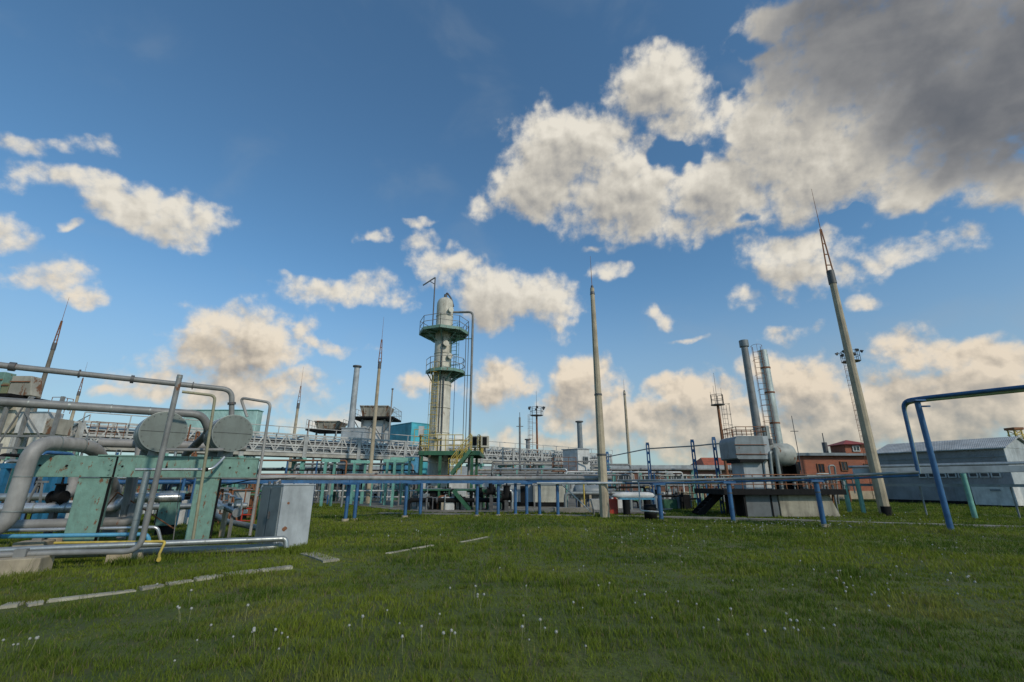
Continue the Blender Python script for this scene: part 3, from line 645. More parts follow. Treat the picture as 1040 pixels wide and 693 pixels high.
# firebox: rounded-left-shoulder housing above, narrower duct below
xl, xr = HX(742, 3), HX(771, 3); poly = []
for k in range(7): a = math.pi/2+math.pi/2*k/6; poly.append(V(xl+.28+.28*math.cos(a), 0, za-.3+.3*math.sin(a)))
poly += [V(xl, 0, zb+.06), V(xl+.08, 0, zb), V(xr, 0, zb), V(xr, 0, za)]
MB().prism(poly[::-1], (0, 21.9, 0), (0, 23.6, 0)).build('firebox', GBOXD, h, bevel=.015)
MB().box(V(xr+.13, 22.75, (za+zb)/2), (.25, 1.65, za-zb-.02)).build('sunlit_side_panel', GBOX, h)  # paler grey puts sunlight on the right face into the colour
MB().box(V((HX(753, 2)+HX(772, 2))/2, 22.75, (zb+zc)/2), (HX(772, 2)-HX(753, 2), 1.2, zb-zc-.02)).build('duct', GBOX, h)
MB().box(V(HX(775, 2)+.04, 22.75, (zb+zc)/2), (.24, 1.15, zb-zc-.03)).build('sunlit_side_panel', WHITE, h)  # white panel paints the duct's right side as sunlit
MB().box(V((xl+xr)/2, 22.6, zb-.07), (xr-xl-.25, 1.4, .13)).build('black_sill', BLACK, h)
m = MB(); m.rail([V(xl+.2, 22.0, za+.01), V(xr+.25, 22.0, za+.01), V(xr+.25, 23.4, za+.01), V(xl+.2, 23.4, za+.01), V(xl+.2, 22, za+.01)], .42, .45, .018, 1); m.build('roof_railing', RUST, h)
m = MB(); 
for z in (za-.42, za-.85): m.cyl(V(xl-.05, 21.86, z), V(xr+.1, 21.86, z), .018, n=5)
m.build('grab_rail', RUST, h)
# flues
zf = zt(352, 23); fx = X(766, 23, 5); ch = MB().cyl(V(fx, 23, za-.2), V(fx, 23, zf), .20, .165, 20).build('flue', GREY, h)
MB().cyl(V(fx, 23, zf-.02), V(fx, 23, zf+.32), .23, n=20).build('flue_cap', GBOXD, h)
MB().cyl(V(fx+.45, 23.2, za-.1), V(fx+.45, 23.2, za+.6), .22, n=16).build('stub_duct', GALVD, h)
zs = zt(356, 24); sx = X(785, 24, 5); MB().cyl(V(sx, 24, 2.6), V(sx, 24, zs), .23, .22, 24).build('silver_flue', paint('silver_flue_cladding', (.50, .54, .50), .4, metal=.3, var=.15, scale=2.5, bump=.1), h)
for py in (374, 399, 430): z = zt(py, 24); MB().cyl(V(sx, 24, z-.04), V(sx, 24, z+.04), .245, n=24).build('band', RUST, h)
MB().box(V(sx, 24, 3.05), (.75, .7, .12)).build('flue_base', FLANGE, h)
MB().ladder(V(sx-.42, 23.8, 3), V(sx-.42, 23.8, zs+.15), (1, -.4, 0), .38, .3, .016, cage=(-.5, -1, 0)).build('ladder', RUST, h)
# heater drum
zc_ = zt(462, 22.4); x0_, x1_ = X(779, 22.4, 2.6), X(809, 22.4, 2.6); r = .54
dr = MB().lathe(V(x0_-.1, 22.5, zc_), [(0, 0), (.25, .04), (.42, .14), (r, .3), (r, x1_-x0_-.25), (r*.85, x1_-x0_-.08), (r*.5, x1_-x0_+.04), (0, x1_-x0_+.08)], 28, (1, 0, 0)).build('drum', paint('rusty_grey_drum', (.33, .34, .30), .55, rust=.30, scale=2.6), h)
for q in (.4, 1.2): MB().box(V(x0_+q, 22.5, (zc_-r+zc)/2), (.15, .8, zc_-r-zc+.16)).build('saddle', BLACK, h)
m = MB(); m.cyl(V(x0_+.2, 22.3, zc_+r-.05), V(x0_+.2, 22.3, zc_+r+.2), .12); m.build('nozzle', FLANGE, h); MB().cyl(V(x0_+.2, 21.95, zc), V(x0_+.2, 21.95, zc_+.3), .09).build('standpipe', GALVD, h); m = MB(); m.pipe([V(x0_+1.4, 22, zc), V(x0_+1.4, 22, zc+.6), V(x0_+2.2, 22, zc+.6), V(x0_+2.2, 22, zc)], .05); 
m.build('feed_pipe', GALVD, h); m = MB(); m.pipe([V(x0_-.2, 21.9, zc), V(x0_-.1, 21.9, zc_+.1), V(x0_+.1, 22.1, zc_+.1)], .07); m.build('feed_pipe', GALVD, h)
for i in range(7):
    q = V(x0_+.9+i*.38, 22.1+.3*(i % 2), zc); m = MB(); hh = .35+.35*((i*37) % 10)/10
    m.cyl(q, q+V(0, 0, hh), .035, n=8); m.cyl(q+V(0, 0, hh), q+V(0, 0, hh+.03), .12, n=12); m.cyl(q+V(0, 0, hh*.45), q+V(0, 0, hh*.45+.16), .085, n=10); m.build('valve', (GALVD, PALE, FLANGE)[i % 3], h)
MB().box(V((x0_+x1_)/2-.1, 23.0, (zc+zc_-.45)/2), (x1_-x0_-.2, .5, zc_-.45-zc)).build('void_shade_box', BLACK, h)  # black box added for the shade in the void under the drum
# black steps
g = G(705, 521); a = V(X(731, 23.6, 1), 23.4, zd2-.02); b = V(X(706, 23.6, 0), 23.4, .0); m = MB()
for q in (-.35, .35): m.beam(a+V(0, q, 0), b+V(0, q, 0), .05, .28)
for i in range(7): c = a.lerp(b, (i+.5)/7); m.box(c, (.26, .7, .04))
m.build('staircase', BLACK, h)
for px in (757, 745): MB().beam(V(X(px, 21.6, .5), 21.62, 0), V(X(px, 21.6, .5), 21.62, zd), .09).build('deck_leg', BLACK, h)
# piping skid right of heater, by the brick building
t = thing('valve_skid', 'small rusty and silver piping skid right of the heater drum', 'piping', V(X(820, 27, 0), 27, 0)); rr = random.Random(4)
for i in range(7):
    x = X(808+i*5.5, 27, 2.5); m = MB(); z = 1.2+1.3*rr.random(); m.pipe([V(x, 27, 0), V(x, 27, z), V(x+.35, 27, z), V(x+.35, 27.3, .3)], .05, 8); m.cyl(V(x, 27, z*.6), V(x, 27, z*.6+.25), .13); m.build('pipe_riser', (GALVD, PALE, RUST)[i % 3], t)
m = MB(); m.rail([V(X(805, 26.8, 1), 26.8, 1.0), V(X(850, 26.8, 1), 26.8, 1.0)], .8, .5, .02, 2); m.box(V(X(828, 26.9, 1), 27.1, .95), (2.7, 1.4, .08)); m.build('deck', RUST, t)
# ================================================================ grey beams on turquoise posts (right)
t = thing('beam_trestle', 'flat grey beam on leaning turquoise posts before the grey shed', 'pipe trestle', G(876, 524))
bA, bB = V(X(866, 23.2, 2.0), 23.2, 0), V(X(1045, 20.2, 2.1)+2, 18.2, 0)
def onb(px): 
    for k in range(200):
        p = bA.lerp(bB, k/199)
        if p.x > X(px, p.y, 1): return p
    return bB
MB().beam(bA+V(0, 0, 1.98), bB+V(0, 0, 2.06), .25, .28).build('beam', GBOX, t, bevel=.01)
MB().beam(bA+V(-.3, .35, 1.36), bB+V(0, .35, 1.34), .12, .12).build('lower_beam', GBOXD, t)
for px in (863, 877, 988): p = onb(px); p = p if px > 870 else p+V(-.0, .3, 0); MB().cyl(V(X(px-3, p.y, .8), p.y, -.1), V(X(px-3, p.y, .8), p.y, 1.85), .10, n=12).build('post', TURQ2, t)
for px in (848, 937, 1030): p = onb(px)+V(0, .35, 0); xx = X(px, p.y, .8); MB().cyl(V(xx, p.y, 0), V(xx, p.y, 1.35), .035, n=8).build('thin_post', GBOXD, t)
pipe_thing('silver pipe lying along the flat grey beam at the right', [bA+V(0, .25, 2.2), bB+V(0, .25, 2.3)], .07, GALV)
# ================================================================ BUILDINGS right
def window(parent, c, w, hh, ux, nrm, fm=WHITE, gm=GLASS, mull=1):
    c = Vector(c); ux = Vector(ux).normalized(); n_ = Vector(nrm).normalized(); M_ = Matrix((ux, n_, V(0, 0, 1))).transposed()
    f = MB().box(c+n_*.02, (w, .06, hh), M=M_).build('window', gm, parent)
    m = MB(); t_ = .06
    for q in (-1, 1): m.box(c+ux*q*(w/2)+n_*.05, (t_, .1, hh+t_), M=M_); m.box(c+V(0, 0, q*hh/2)+n_*.052, (w-t_, .1, t_), M=M_)
    for k in range(mull): m.box(c+ux*(w*((k+1)/(mull+1)-.5))+n_*.045, (t_*.6, .08, hh-t_), M=M_)
    m.build('frame', fm, f)
# grey shed
e0, e1 = V(X(893, 37.5, 3), 37.5, 0), V(X(1021, 31.0, 3), 31.0, 0); dd = (e1-e0).normalized(); bk = V(-dd.y, dd.x, 0)
s = thing('grey_shed', 'long blue-grey corrugated shed with pitched roof at the far right', 'shed', e0); D = 5.0; ez, rz_ = 3.68, 4.4
MB().prism([e0, e1, e1+bk*D, e0+bk*D], (0, 0, -.1), (0, 0, ez)).build('wall', SHED, s)
for p in (e1, e0): MB().prism([p+V(0, 0, ez), p+bk*D+V(0, 0, ez), p+bk*D/2+V(0, 0, rz_)], -dd*.08, dd*.08).build('gable', SHEDL, s)  # gables paler than the front: sunlight on the right end painted in
MB().prism([e1+dd*.01, e1+dd*.01+bk*D, e1+dd*.01+bk*D+V(0, 0, ez), e1+dd*.01+V(0, 0, ez)], (0, 0, 0), dd*.05).build('sunlit_end_wall', SHEDL, s)  # pale sheet paints this end as sunlit against the duller front
m = MB(); ov_ = .25
for a_, sg in ((e0-bk*ov_, 1), (e0+bk*(D+ov_), -1)):
    p0 = a_-dd*ov_+V(0, 0, ez-.06); p1 = p0+dd*((e1-e0).length+2*ov_); q0 = e0+bk*D/2-dd*ov_+V(0, 0, rz_+.04); q1 = q0+dd*((e1-e0).length+2*ov_)
    m.prism([p0, p1, q1, q0], (0, 0, 0), (0, 0, .07))
m.build('roof', ROOF, s)
L = (e1-e0).length
for k in range(8): c = e0+dd*(L*(.36+.078*k))+V(0, 0, 1.95); window(s, c, .42, .28, dd, -bk, SHEDL, GLASS, 0)
MB().prism([e0+dd*L*.58-bk*.03, e0+dd*L*.70-bk*.03, e0+dd*L*.70-bk*.03+V(0, 0, 1.5), e0+dd*L*.58-bk*.03+V(0, 0, 1.5)], (0, 0, 0), bk*.02).build('door', GBOXD, s)
MB().prism([e0-bk*.05, e1-bk*.05, e1, e0], (0, 0, -.05), (0, 0, .22)).build('base_course', BLACK, s)
m = MB(); m.beam(e0+dd*.05-bk*.04+V(0, 0, ez-.55), e1-bk*.04+V(0, 0, ez-.55), .03, .05); m.build('sheet_joint', GBOXD, s)
# white container
q = V(X(1010, 30.5, .5), 30.5, 0); t = thing('metal_container', 'light grey metal container standing against the grey shed', 'container', q)
MB().prism([q-dd*1.0, q+dd*1.0, q+dd*1.0+bk*1.1, q-dd*1.0+bk*1.1], (0, 0, .08), (0, 0, 1.35)).build('body', WHITE, t, bevel=.02)
MB().box(q+dd*.15-bk*.02+V(0, 0, 1.0), (.5, .02, .12), math.atan2(dd.y, dd.x)).build('vent', GBOXD, t); MB().prism([q-dd*.9, q+dd*.9, q+dd*.9+bk*1, q-dd*.9+bk*1], (0, 0, 0), (0, 0, .08)).build('skid', BLACK, t)
t = thing('grey_cabinet', 'narrow blue-grey cabinet right of the light container', 'cabinet', q+dd*2.6); MB().box(q+dd*2.3+V(0, 0, .75), (.6, .6, 1.5), math.atan2(dd.y, dd.x)).build('body', GBOX, t, bevel=.02); MB().box(q+dd*2.3+V(0, 0, .75)-bk*.31, (.5, .02, 1.3), math.atan2(dd.y, dd.x)).build('door', GBOXD, t)
# rusty lattice derrick
q = V(X(1033, 40, 5), 40, 0); t = thing('lattice_tower', 'short rusty yellow lattice tower top behind the shed gable', 'lattice tower', q); m = MB(); z = zt(437, 40)
for a_, b_ in ((-.35, -.35), (.35, -.35), (.35, .35), (-.35, .35)): m.beam(q+V(a_, b_, 0), q+V(a_*.8, b_*.8, z), .08)
for i in range(14):
    z0, z1 = z*i/14, z*(i+1)/14
    for (a_, b_), (c_, d_) in (((-.35, -.35), (.35, -.35)), ((.35, -.35), (.35, .35)), ((-.35, -.35), (-.35, .35))): m.beam(q+V(a_, b_, z0), q+V(c_*.95, d_*.95, z1), .05); m.beam(q+V(a_, b_, z1), q+V(c_, d_, z1), .05)
m.build('lattice', YEL, t)
MB().box(q+V(0, 0, z+.1), (.85, .85, .2)).build('crown', RUST, t)
# brick building
Y = 44; b0, b1 = X(796, Y, 3), X(905, Y-1, 3)+.5; zb_ = zt(463, Y)
t = thing('brick_building', 'flat-roofed orange brick building behind the heater and right mast', 'building', V(b0, Y, 0))
MB().box(V((b0+b1)/2, Y+4, zb_/2), (b1-b0, 8, zb_)).build('wall', BRICK, t); MB().box(V((b0+b1)/2, Y+3.9, zb_+.12), (b1-b0+.6, 8.6, .25)).build('roof', GBOXD, t)
for k in range(5): window(t, V(b0+1.2+k*2.2, Y, 2.7 if k % 2 else 2.9), .6, .8, (1, 0, 0), (0, -1, 0), RUST)
MB().box(V((b0+b1)/2, Y-.03, .35), (b1-b0+.02, .06, .7)).build('plinth', CONC, t)
tu = X(875, Y-1, 4); MB().box(V(tu, Y+.6, zb_+.25+.35), (2.0, 2.0, .8)).build('turret', BRICK, t)
m = MB(); e = 1.35; zc2 = zb_+1.0; m.add([V(tu-e, Y+.6-e, zc2), V(tu+e, Y+.6-e, zc2), V(tu+e, Y+.6+e, zc2), V(tu-e, Y+.6+e, zc2), V(tu, Y+.6, zt(446.5, Y))], [(0, 1, 4), (1, 2, 4), (2, 3, 4), (3, 0, 4), (3, 2, 1, 0)]); m.build('turret_roof', REDROOF, t)
window(t, V(tu, Y-.4, zb_+.62), .6, .45, (1, 0, 0), (0, -1, 0), WHITE)
m = MB(); m.cyl(V(tu-1.9, Y+1, zb_+.2), V(tu-1.9, Y+1, zb_+1.3), .22); m.cyl(V(tu-1.9, Y+1, zb_+1.3), V(tu-1.9, Y+1, zb_+2.2), .04); m.build('chimney', FLANGE, t)
# low brick building with white fascia
Y = 46; b0, b1 = X(622, Y, 2), X(757, Y, 2); zz = zt(477.5, Y)
t = thing('low_brick_building', 'low brick workshop with a white roof band behind the blue lattice posts', 'building', V(b0, Y, 0))
MB().box(V((b0+b1)/2, Y+4, zz/2), (b1-b0, 8, zz)).build('wall', BRICK2, t); MB().box(V((b0+b1)/2, Y+4, zz+.22), (b1-b0+.8, 8.8, .45)).build('roof', GBOX, t)
for k in range(5): window(t, V(b0+1.3+k*2.55, Y, 1.9), 1.5, .55, (1, 0, 0), (0, -1, 0), WHITE, GLASS, 2)
for k in range(5): MB().box(V(b0+.15+k*2.55, Y-.06, zz/2), (.3, .12, zz-.02)).build('pilaster', TURQ2, t)
MB().box(V((b0+b1)/2, Y-.04, .3), (b1-b0+.02, .07, .6)).build('plinth', CONC, t)
Y = 52; c = X(731, Y, 3.5); t = thing('orange_roof_house', 'small house with an orange-red hipped roof behind the low brick workshop', 'house', V(c, Y, 0))
zr, ze = zt(464, Y), zt(472.5, Y); MB().box(V(c, Y+2, ze/2), (3.0, 4, ze)).build('wall', WHITE, t)
m = MB(); m.add([V(c-1.9, Y-.4, ze), V(c+1.9, Y-.4, ze), V(c+1.9, Y+4.4, ze), V(c-1.9, Y+4.4, ze), V(c-1.2, Y+2, zr), V(c+1.2, Y+2, zr)], [(0, 1, 5, 4), (1, 2, 5), (2, 3, 4, 5), (3, 0, 4), (3, 2, 1, 0)]); m.build('roof', paint('orange_roof_tile', (.40, .10, .045), .8, scale=2), t)
for k in range(5):
    x = X(800+k*15, 38, 1.5); t = thing('pipe_riser', 'rusty and grey riser in the row before the brick building', 'pipe', V(x, 38, 0), 'risers before the brick building'); MB().pipe([V(x, 38, 0), V(x, 38, 1.6+.25*(k % 3)), V(x+1.1, 38, 1.6+.25*(k % 3))], .07, 8).build('pipe_run', (GREY, RUST, GALVD)[k % 3], t)
    MB().cyl(V(x, 38, .9), V(x, 38, 1.2), .16, n=10).build('valve', FLANGE, t)
# ================================================================ MIDDLE GROUND plant
# stands under the rack, nearer than its own posts
for (pa, pb_, Y, lb) in ((327, 333.5, 31, 'pale turquoise pipe stand left of the grey container under the rack'), (391, 405, 31.5, 'pale turquoise pipe stand right of the brown mast under the rack'), (398.5, 412, 29, 'pale turquoise pipe stand nearest the column under the rack'), (357, 366, 33, 'pale turquoise pipe stand between the brown mast and the blue posts')):
    xa, xb = X(pa, Y, .6), X(pb_, Y, .6); t = thing('pipe_stand', lb, 'pipe stand', V((xa+xb)/2, Y, 0), 'turquoise pipe stands under the rack')
    for x_, dy in ((xa, 0), (xb, .5)): MB().beam(V(x_, Y+dy, -.05), V(x_, Y+dy, 2.75), .14).build('post', TURQ2, t)
    MB().beam(V(xa-.3, Y, 2.85), V(xb+.3, Y+.5, 2.85), .2).build('cross_head', TURQ2, t)
# white cabin
Y = 34; c0 = V(X(587, Y, 3), Y, 0); t = thing('control_cabin', 'white cabin with one small window raised on legs', 'cabin', c0); z0, z1 = zt(478, Y), zt(456.5, Y)
d1 = V(.93, .36, 0).normalized(); d2 = V(-.80, .75, 0).normalized()
w1 = .98; w2 = 1.35; P4 = [c0, c0+d1*w1, c0+d1*w1+d2*w2, c0+d2*w2]
MB().prism(P4, (0, 0, z0), (0, 0, z1)).build('wall', WHITE, t, bevel=.01); MB().prism([c0-d1*.06-d2*.06, c0+d1*(w1+.06)-d2*.06, c0+d1*(w1+.06)+d2*(w2+.06), c0-d1*.06+d2*(w2+.06)], (0, 0, z1), (0, 0, z1+.07)).build('roof', GBOX, t)
window(t, c0+d1*.62+V(0, 0, (z0+z1)/2), .32, .42, d1, V(d1.y, -d1.x, 0), GBOXD)
for p in P4: MB().beam(p+V(0, 0, 0), p+V(0, 0, z0), .1).build('leg', GREY, t)
m = MB(); m.rail([P4[3]+V(-.8, 0, z0), P4[3]+V(-.8, -1.2, z0), c0+V(-.2, -.4, z0)], .9, .5, .02, 2); m.prism([P4[3]+V(-.9, 0, 0), P4[3]+V(-.9, -1.3, 0), c0+V(-.1, -.4, 0), P4[3]], (0, 0, z0-.08), (0, 0, z0-.02)); m.build('landing', RUST, t)
# container block / pump house
def block(label, pxa, pxb, pyt, Y, dep, mat, z0=.1, rz=0, name='equipment_container', cat='container', door=None, group=None, roof=None, base=True, Yb=None):
    Yb = Y if Yb is None else Yb; zr_ = zt(pyt, Y)*.75; a_ = V(X(pxa, Y, zr_), Y, 0); b_ = V(X(pxb, Yb, zr_), Yb, 0); d_ = (b_-a_).normalized(); k_ = V(-d_.y, d_.x, 0); z1 = zt(pyt, Y)
    t = thing(name, label, cat, a_, group)
    MB().prism([a_, b_, b_+k_*dep, a_+k_*dep], (0, 0, z0), (0, 0, z1)).build('body', mat, t, bevel=.015)
    MB().prism([a_-d_*.05-k_*.05, b_+d_*.05-k_*.05, b_+d_*.05+k_*(dep+.05), a_-d_*.05+k_*(dep+.05)], (0, 0, z1), (0, 0, z1+.06)).build('roof', roof or GBOX, t)
    if base: MB().prism([a_+k_*.05, b_+k_*.05, b_+k_*(dep-.05), a_+k_*(dep-.05)], (0, 0, 0), (0, 0, z0)).build('skid', BLACK, t)
    for (f0, f1, h0, h1, dm) in door or []: MB().prism([a_+d_*(L0*(b_-a_).length)-k_*.03+V(0, 0, zz) for L0, zz in ((f0, h0*z1), (f1, h0*z1), (f1, h1*z1), (f0, h1*z1))], (0, 0, 0), k_*.02).build('door', dm, t)
    return t
block('long grey-and-cream pump house behind the blue posts right of the column', 513, 541, 492, 30, 3, GBOX, .3, door=[(.56, .74, .16, .93, BLACK)], name='pump_house', cat='building')
block('cream sheet-clad container beside the dark doorway of the pump house', 541.5, 574, 493, 29.5, 3, paint('cream_sheet', (.50, .49, .40), .6, rust=.06, scale=1.5, wave=4), .3)
block('grey equipment container behind turquoise posts left of the column', 326, 354, 488, 40, 2.5, GBOX, .15, door=[(.45, .95, .1, .9, GBOX)])
block('white container seen between the turquoise posts under the rack', 358, 392, 478, 46, 3, WHITE, .4)
block('white container behind the column skirt', 428, 480, 486, 36, 3, WHITE, .3)
block('deep blue box hung under the lattice rack left of the column', 411, 423, 464, 38, 2, LBLUE, 2.2, base=False, name='equipment_box', cat='box')
block('pale container under the lattice rack seen left of the grey equipment container', 272, 303, 486, 42, 2, WHITE, .3)
block('long pale wall of a far hall behind the pipe rack', 300, 640, 474, 66, 6, SHEDL, 0, name='hall', cat='building', Yb=66)
block('white box beside the rusty ladder behind the green frame', 216, 237, 499, 19, 1.2, WHITE, .25, name='equipment_box', cat='box')
block('turquoise corrugated shed with toothed roof edge behind the two drums', 183, 258, 417, 36, .8, TSHED, 0, name='turquoise_shed', cat='shed', roof=TURQ2)
t = block('bright turquoise sheet building showing above the rack left of the column', 391, 417, 433.5, 50, 3.2, TBLUE, 0, name='turquoise_building', cat='building', roof=TBLUE, Yb=46.5)
block('bright blue sheet-clad tank room at the far left behind the frame', 38, 66, 478, 15.5, 1, LBLUE, .6, name='blue_cabinet', cat='cabinet') if False else None
block('grey-green equipment cubicle under the green frame', 162, 172, 501, 14.5, .5, TURQ, .25, name='equipment_cubicle', cat='box')
block('pale rendered building at the far left below the fan housings', -60, 52, 440, 33, 4, CREAM, 0, name='compressor_building', cat='building', Yb=36, door=[(.15, .3, 0, .4, GBOXD), (.5, .7, .2, .45, GLASS), (.75, .9, .2, .45, GLASS)])
# fan coolers
def cooler(label, pxa, pxb, pyt, pyp, Y, dep=2.2, hop=True, legs=True, panel=WHITE, pk=1.15):
    a_, b_ = X(pxa, Y, 6), X(pxb, Y, 6); zp_, ztp = zt(pyp, Y), zt(pyt, Y); w = b_-a_; c_ = (a_+b_)/2
    t = thing('air_cooler', label, 'air cooler', V(c_, Y, 0), 'fan-cooler housings above the rack')
    m = MB(); lo = [V(a_+w*.10, Y+.2, zp_+.12), V(b_-w*.16, Y+.2, zp_+.12), V(b_-w*.16, Y+dep-.2, zp_+.12), V(a_+w*.10, Y+dep-.2, zp_+.12)]; hi = [V(a_, Y, ztp), V(b_, Y, ztp), V(b_, Y+dep, ztp), V(a_, Y+dep, ztp)]
    m.add(lo+hi, [(0, 1, 5, 4), (1, 2, 6, 5), (2, 3, 7, 6), (3, 0, 4, 7), (0, 3, 2, 1), (4, 5, 6, 7)]); m.build('fan_housing', RUSTY, t)
    m = MB()
    for k in range(4): f = (k+.5)/4; m.beam(lo[0].lerp(lo[1], f)-V(0, .03, 0), hi[0].lerp(hi[1], f)-V(0, .03, 0), .06)
    m.beam(hi[0]-V(0, .03, 0), hi[1]-V(0, .03, 0), .09); m.build('rib', RUSTY, t)
    MB().box(V(c_, Y+dep/2, zp_+.04), (w*pk*1.25, dep+1.1, .15)).build('platform', BLACK, t)
    m = MB(); x0, x1, y0, y1 = c_-w*pk*.62, c_+w*pk*.62, Y-.5, Y+dep+.5; m.rail([V(x0, y0, zp_+.1), V(x0, y1, zp_+.1), V(x1, y1, zp_+.1), V(x1, y0, zp_+.1)], .9, .7, .02, 1); m.build('railing', PALE, t)
    if legs:
        m = MB(); m.box(V(c_, Y+dep/2, zp_-1.1), (w*.72, dep*.8, 1.9)); m.build('tube_bundle', panel, t)
        m = MB()
        for q in (-1, 1):
            x = c_+q*w*.40; m.beam(V(x, Y+.02, zp_-2.1), V(x-q*w*.5, Y-.02, zp_-.1), .06)
            m.beam(V(x, Y, zp_-1.2), V(c_+q*w*.6*pk, Y, zp_-.05), .07)
        m.build('brace', FLANGE, t)
    for q in (-1, 1):
        for r_ in (.1, dep-.1): MB().beam(V(c_+q*w*.38, Y+r_, 0), V(c_+q*w*.38, Y+r_, zp_-.05), .14).build('leg', GREY, t)
    return t
cooler('rusty fan housing on a black deck right of the tall chimney', 363, 393, 412.5, 425, 43)
cooler('low rusty fan housing on a dark deck left of the tall chimney', 318, 344, 428, 437.5, 44, legs=False)
block('grey duct house at the foot of the tall chimney', 345, 369, 435, 41.5, 1.5, GBOX, 0, name='duct_house', cat='building')
# left cluster
Y = 24; t = thing('fan_deck', 'black deck with rusty fan housings at the far left edge', 'air cooler', V(X(10, Y, 0), Y, 0)); zp_ = zt(402.5, Y)
MB().box(V(X(0, Y, 6)-1.7, Y+1.2, zp_), (X(43, Y, 6)-X(-60, Y, 6), 3.2, .16)).build('platform', BLACK, t)
for (a_, b_, pt, mt, sk) in ((-40, -3, 377, TURQ, 0), (-2, 5, 388, paint('olive_panel', (.22, .23, .12), .6, rust=.3, scale=1.5), 0), (6, 26, 381, RUSTY, .25)):
    xa, xb, zt2 = X(a_, Y, 6.5), X(b_, Y, 6.5), zt(pt, Y); m = MB()
    m.prism([V(xa, Y+.2, zp_+.08), V(xb+sk, Y+.2, zp_+.08), V(xb-sk*.2, Y+.2, zt2), V(xa, Y+.2, zt2)], (0, 0, 0), (0, .6, 0)); m.build('fan_housing', mt, t, bevel=.02)
    MB().beam(V(xa, Y+.17, (zp_+zt2)/2+.25), V(xb, Y+.17, (zp_+zt2)/2+.25), .06).build('stiffener', RUST, t)
for (a_, b_, p0, p1, mt) in ((16, 45, 418, 440, WHITE), (-30, 11, 410, 440, CREAM), (46, 58, 425, 441, RUSTY)):
    xa, xb = X(a_, Y+.3, 4.5), X(b_, Y+.3, 4.5); za_, zb2 = zt(p0, Y+.3), zt(p1, Y+.3); MB().box(V((xa+xb)/2, Y+.8, (za_+zb2)/2), (xb-xa, .9, za_-zb2)).build('tube_bundle', mt, t, bevel=.015)
m = MB()
for px in (-10, 13, 46): m.beam(V(X(px, Y, 3), Y+.1, 0), V(X(px, Y, 3), Y+.1, zp_), .14)
for py in (412, 443, 455): z = zt(py, Y); m.beam(V(X(-40, Y, 4), Y+.05, z), V(X(60, Y, 4), Y+.05, z), .1)
m.beam(V(X(-10, Y, 3), Y, 2.5), V(X(13, Y, 3), Y, zp_), .06); m.beam(V(X(13, Y, 3), Y, 5), V(X(46, Y, 3), Y, 3.2), .06); m.build('frame', GREY, t)
m = MB(); xx = X(43, Y, 6); m.rail([V(xx, Y+.6, zp_-.75), V(xx+.5, Y+.6, zp_-.75), V(xx+.5, Y+1.3, zp_-.75)], .8, .4, .018, 2); m.rail([V(xx+1.2, Y+2, zp_-1.9), V(xx+3.2, Y+2, zp_-2.0)], .8, .5, .018, 2); m.build('railing', RUST, t)
# ---- yard clutter: vessels, valves, pumps
def vessel(label, c, r, L, ax, mat, name='horizontal_vessel', group=None, zb=0):
    c = Vector(c); ax = Vector(ax).normalized(); t = thing(name, label, 'vessel', V(c.x, c.y, zb), group)
    MB().lathe(c-ax*L/2, [(0, -r*.35), (r*.5, -r*.28), (r*.86, -r*.12), (r, 0), (r, L), (r*.86, L+r*.12), (r*.5, L+r*.28), (0, L+r*.35)], 24, ax).build('shell', mat, t)
    for q in (-.3, .3): p = c+ax*L*q; MB().box(V(p.x, p.y, (c.z-r*.7+zb)/2), (.14, r*1.3, c.z-r*.7-zb), math.atan2(ax.y, ax.x)).build('saddle', CONC, t)
    m = MB(); m.cyl(c+V(0, 0, r-.05), c+V(0, 0, r+.22), .09); m.cyl(c+V(0, 0, r+.22), c+V(0, 0, r+.27), .15); m.build('nozzle', FLANGE, t); return t
vessel('dark horizontal vessel behind the blue posts left of the middle mast', V(X(598, 27, 1), 27, .95), .38, 1.5, (1, 0, 0), GBOXD)
vessel('white horizontal drum low behind the column skirt', V(X(436, 29, 1)-.1, 29.5, .75), .42, 1.2, (1, .2, 0), WHITE)
vessel('pale tank lying beneath the left side of the rack', V(X(290, 30, 1), 30, 1.0), .5, 2.5, (.8, .6, 0), WHITE)
def valve(label, base, zc, s=1, mat=BLACK, group='valves around the plant', d=(1, 0, 0)):
    base = Vector(base); d = Vector(d).normalized(); t = thing('gate_valve', label, 'valve', base, group)
    m = MB(); c = base+V(0, 0, zc); m.cyl(c-d*.15*s, c+d*.15*s, .11*s); m.cyl(c-d*.16*s, c-d*.12*s, .17*s, n=14); m.cyl(c+d*.12*s, c+d*.16*s, .17*s, n=14); m.cyl(c, c+V(0, 0, .3*s), .12*s, .10*s); m.cyl(c+V(0, 0, .3*s), c+V(0, 0, .34*s), .13*s); m.build('valve_body', mat, t)
    m = MB(); m.cyl(c+V(0, 0, .34*s), c+V(0, 0, .62*s), .022*s); hw = c+V(0, 0, .56*s); n = 16
    ring = [hw+V(math.cos(2*math.pi*i/n)*.17*s, math.sin(2*math.pi*i/n)*.17*s, 0) for i in range(n+1)]
    for p, q in zip(ring, ring[1:]): m.cyl(p, q, .014*s, n=5, cap=False)
    for i in range(0, n, 4): m.cyl(hw, ring[i], .01*s, n=4)
    m.build('handwheel', mat, t); m = MB(); m.box(base+V(0, 0, (zc-.1*s)/2), (.12*s, .12*s, max(.05, zc-.1*s))); m.build('stand', FLANGE, t); return t
for px, Y, zc, s, lb in ((499, 25.6, 1.0, 1.5, 'black gate valve left of a pair behind the low pipe'), (514.5, 25.4, .75, 1.7, 'black gate valve right of a pair behind the low pipe'), (487, 26.5, .8, 1.2, 'small black gate valve beside the lower green stairs'), (452, 27, .5, 1.2, 'dark gate valve low in front of the column skirt')):
    valve(lb, V(X(px, Y, .5), Y, 0), zc, s)
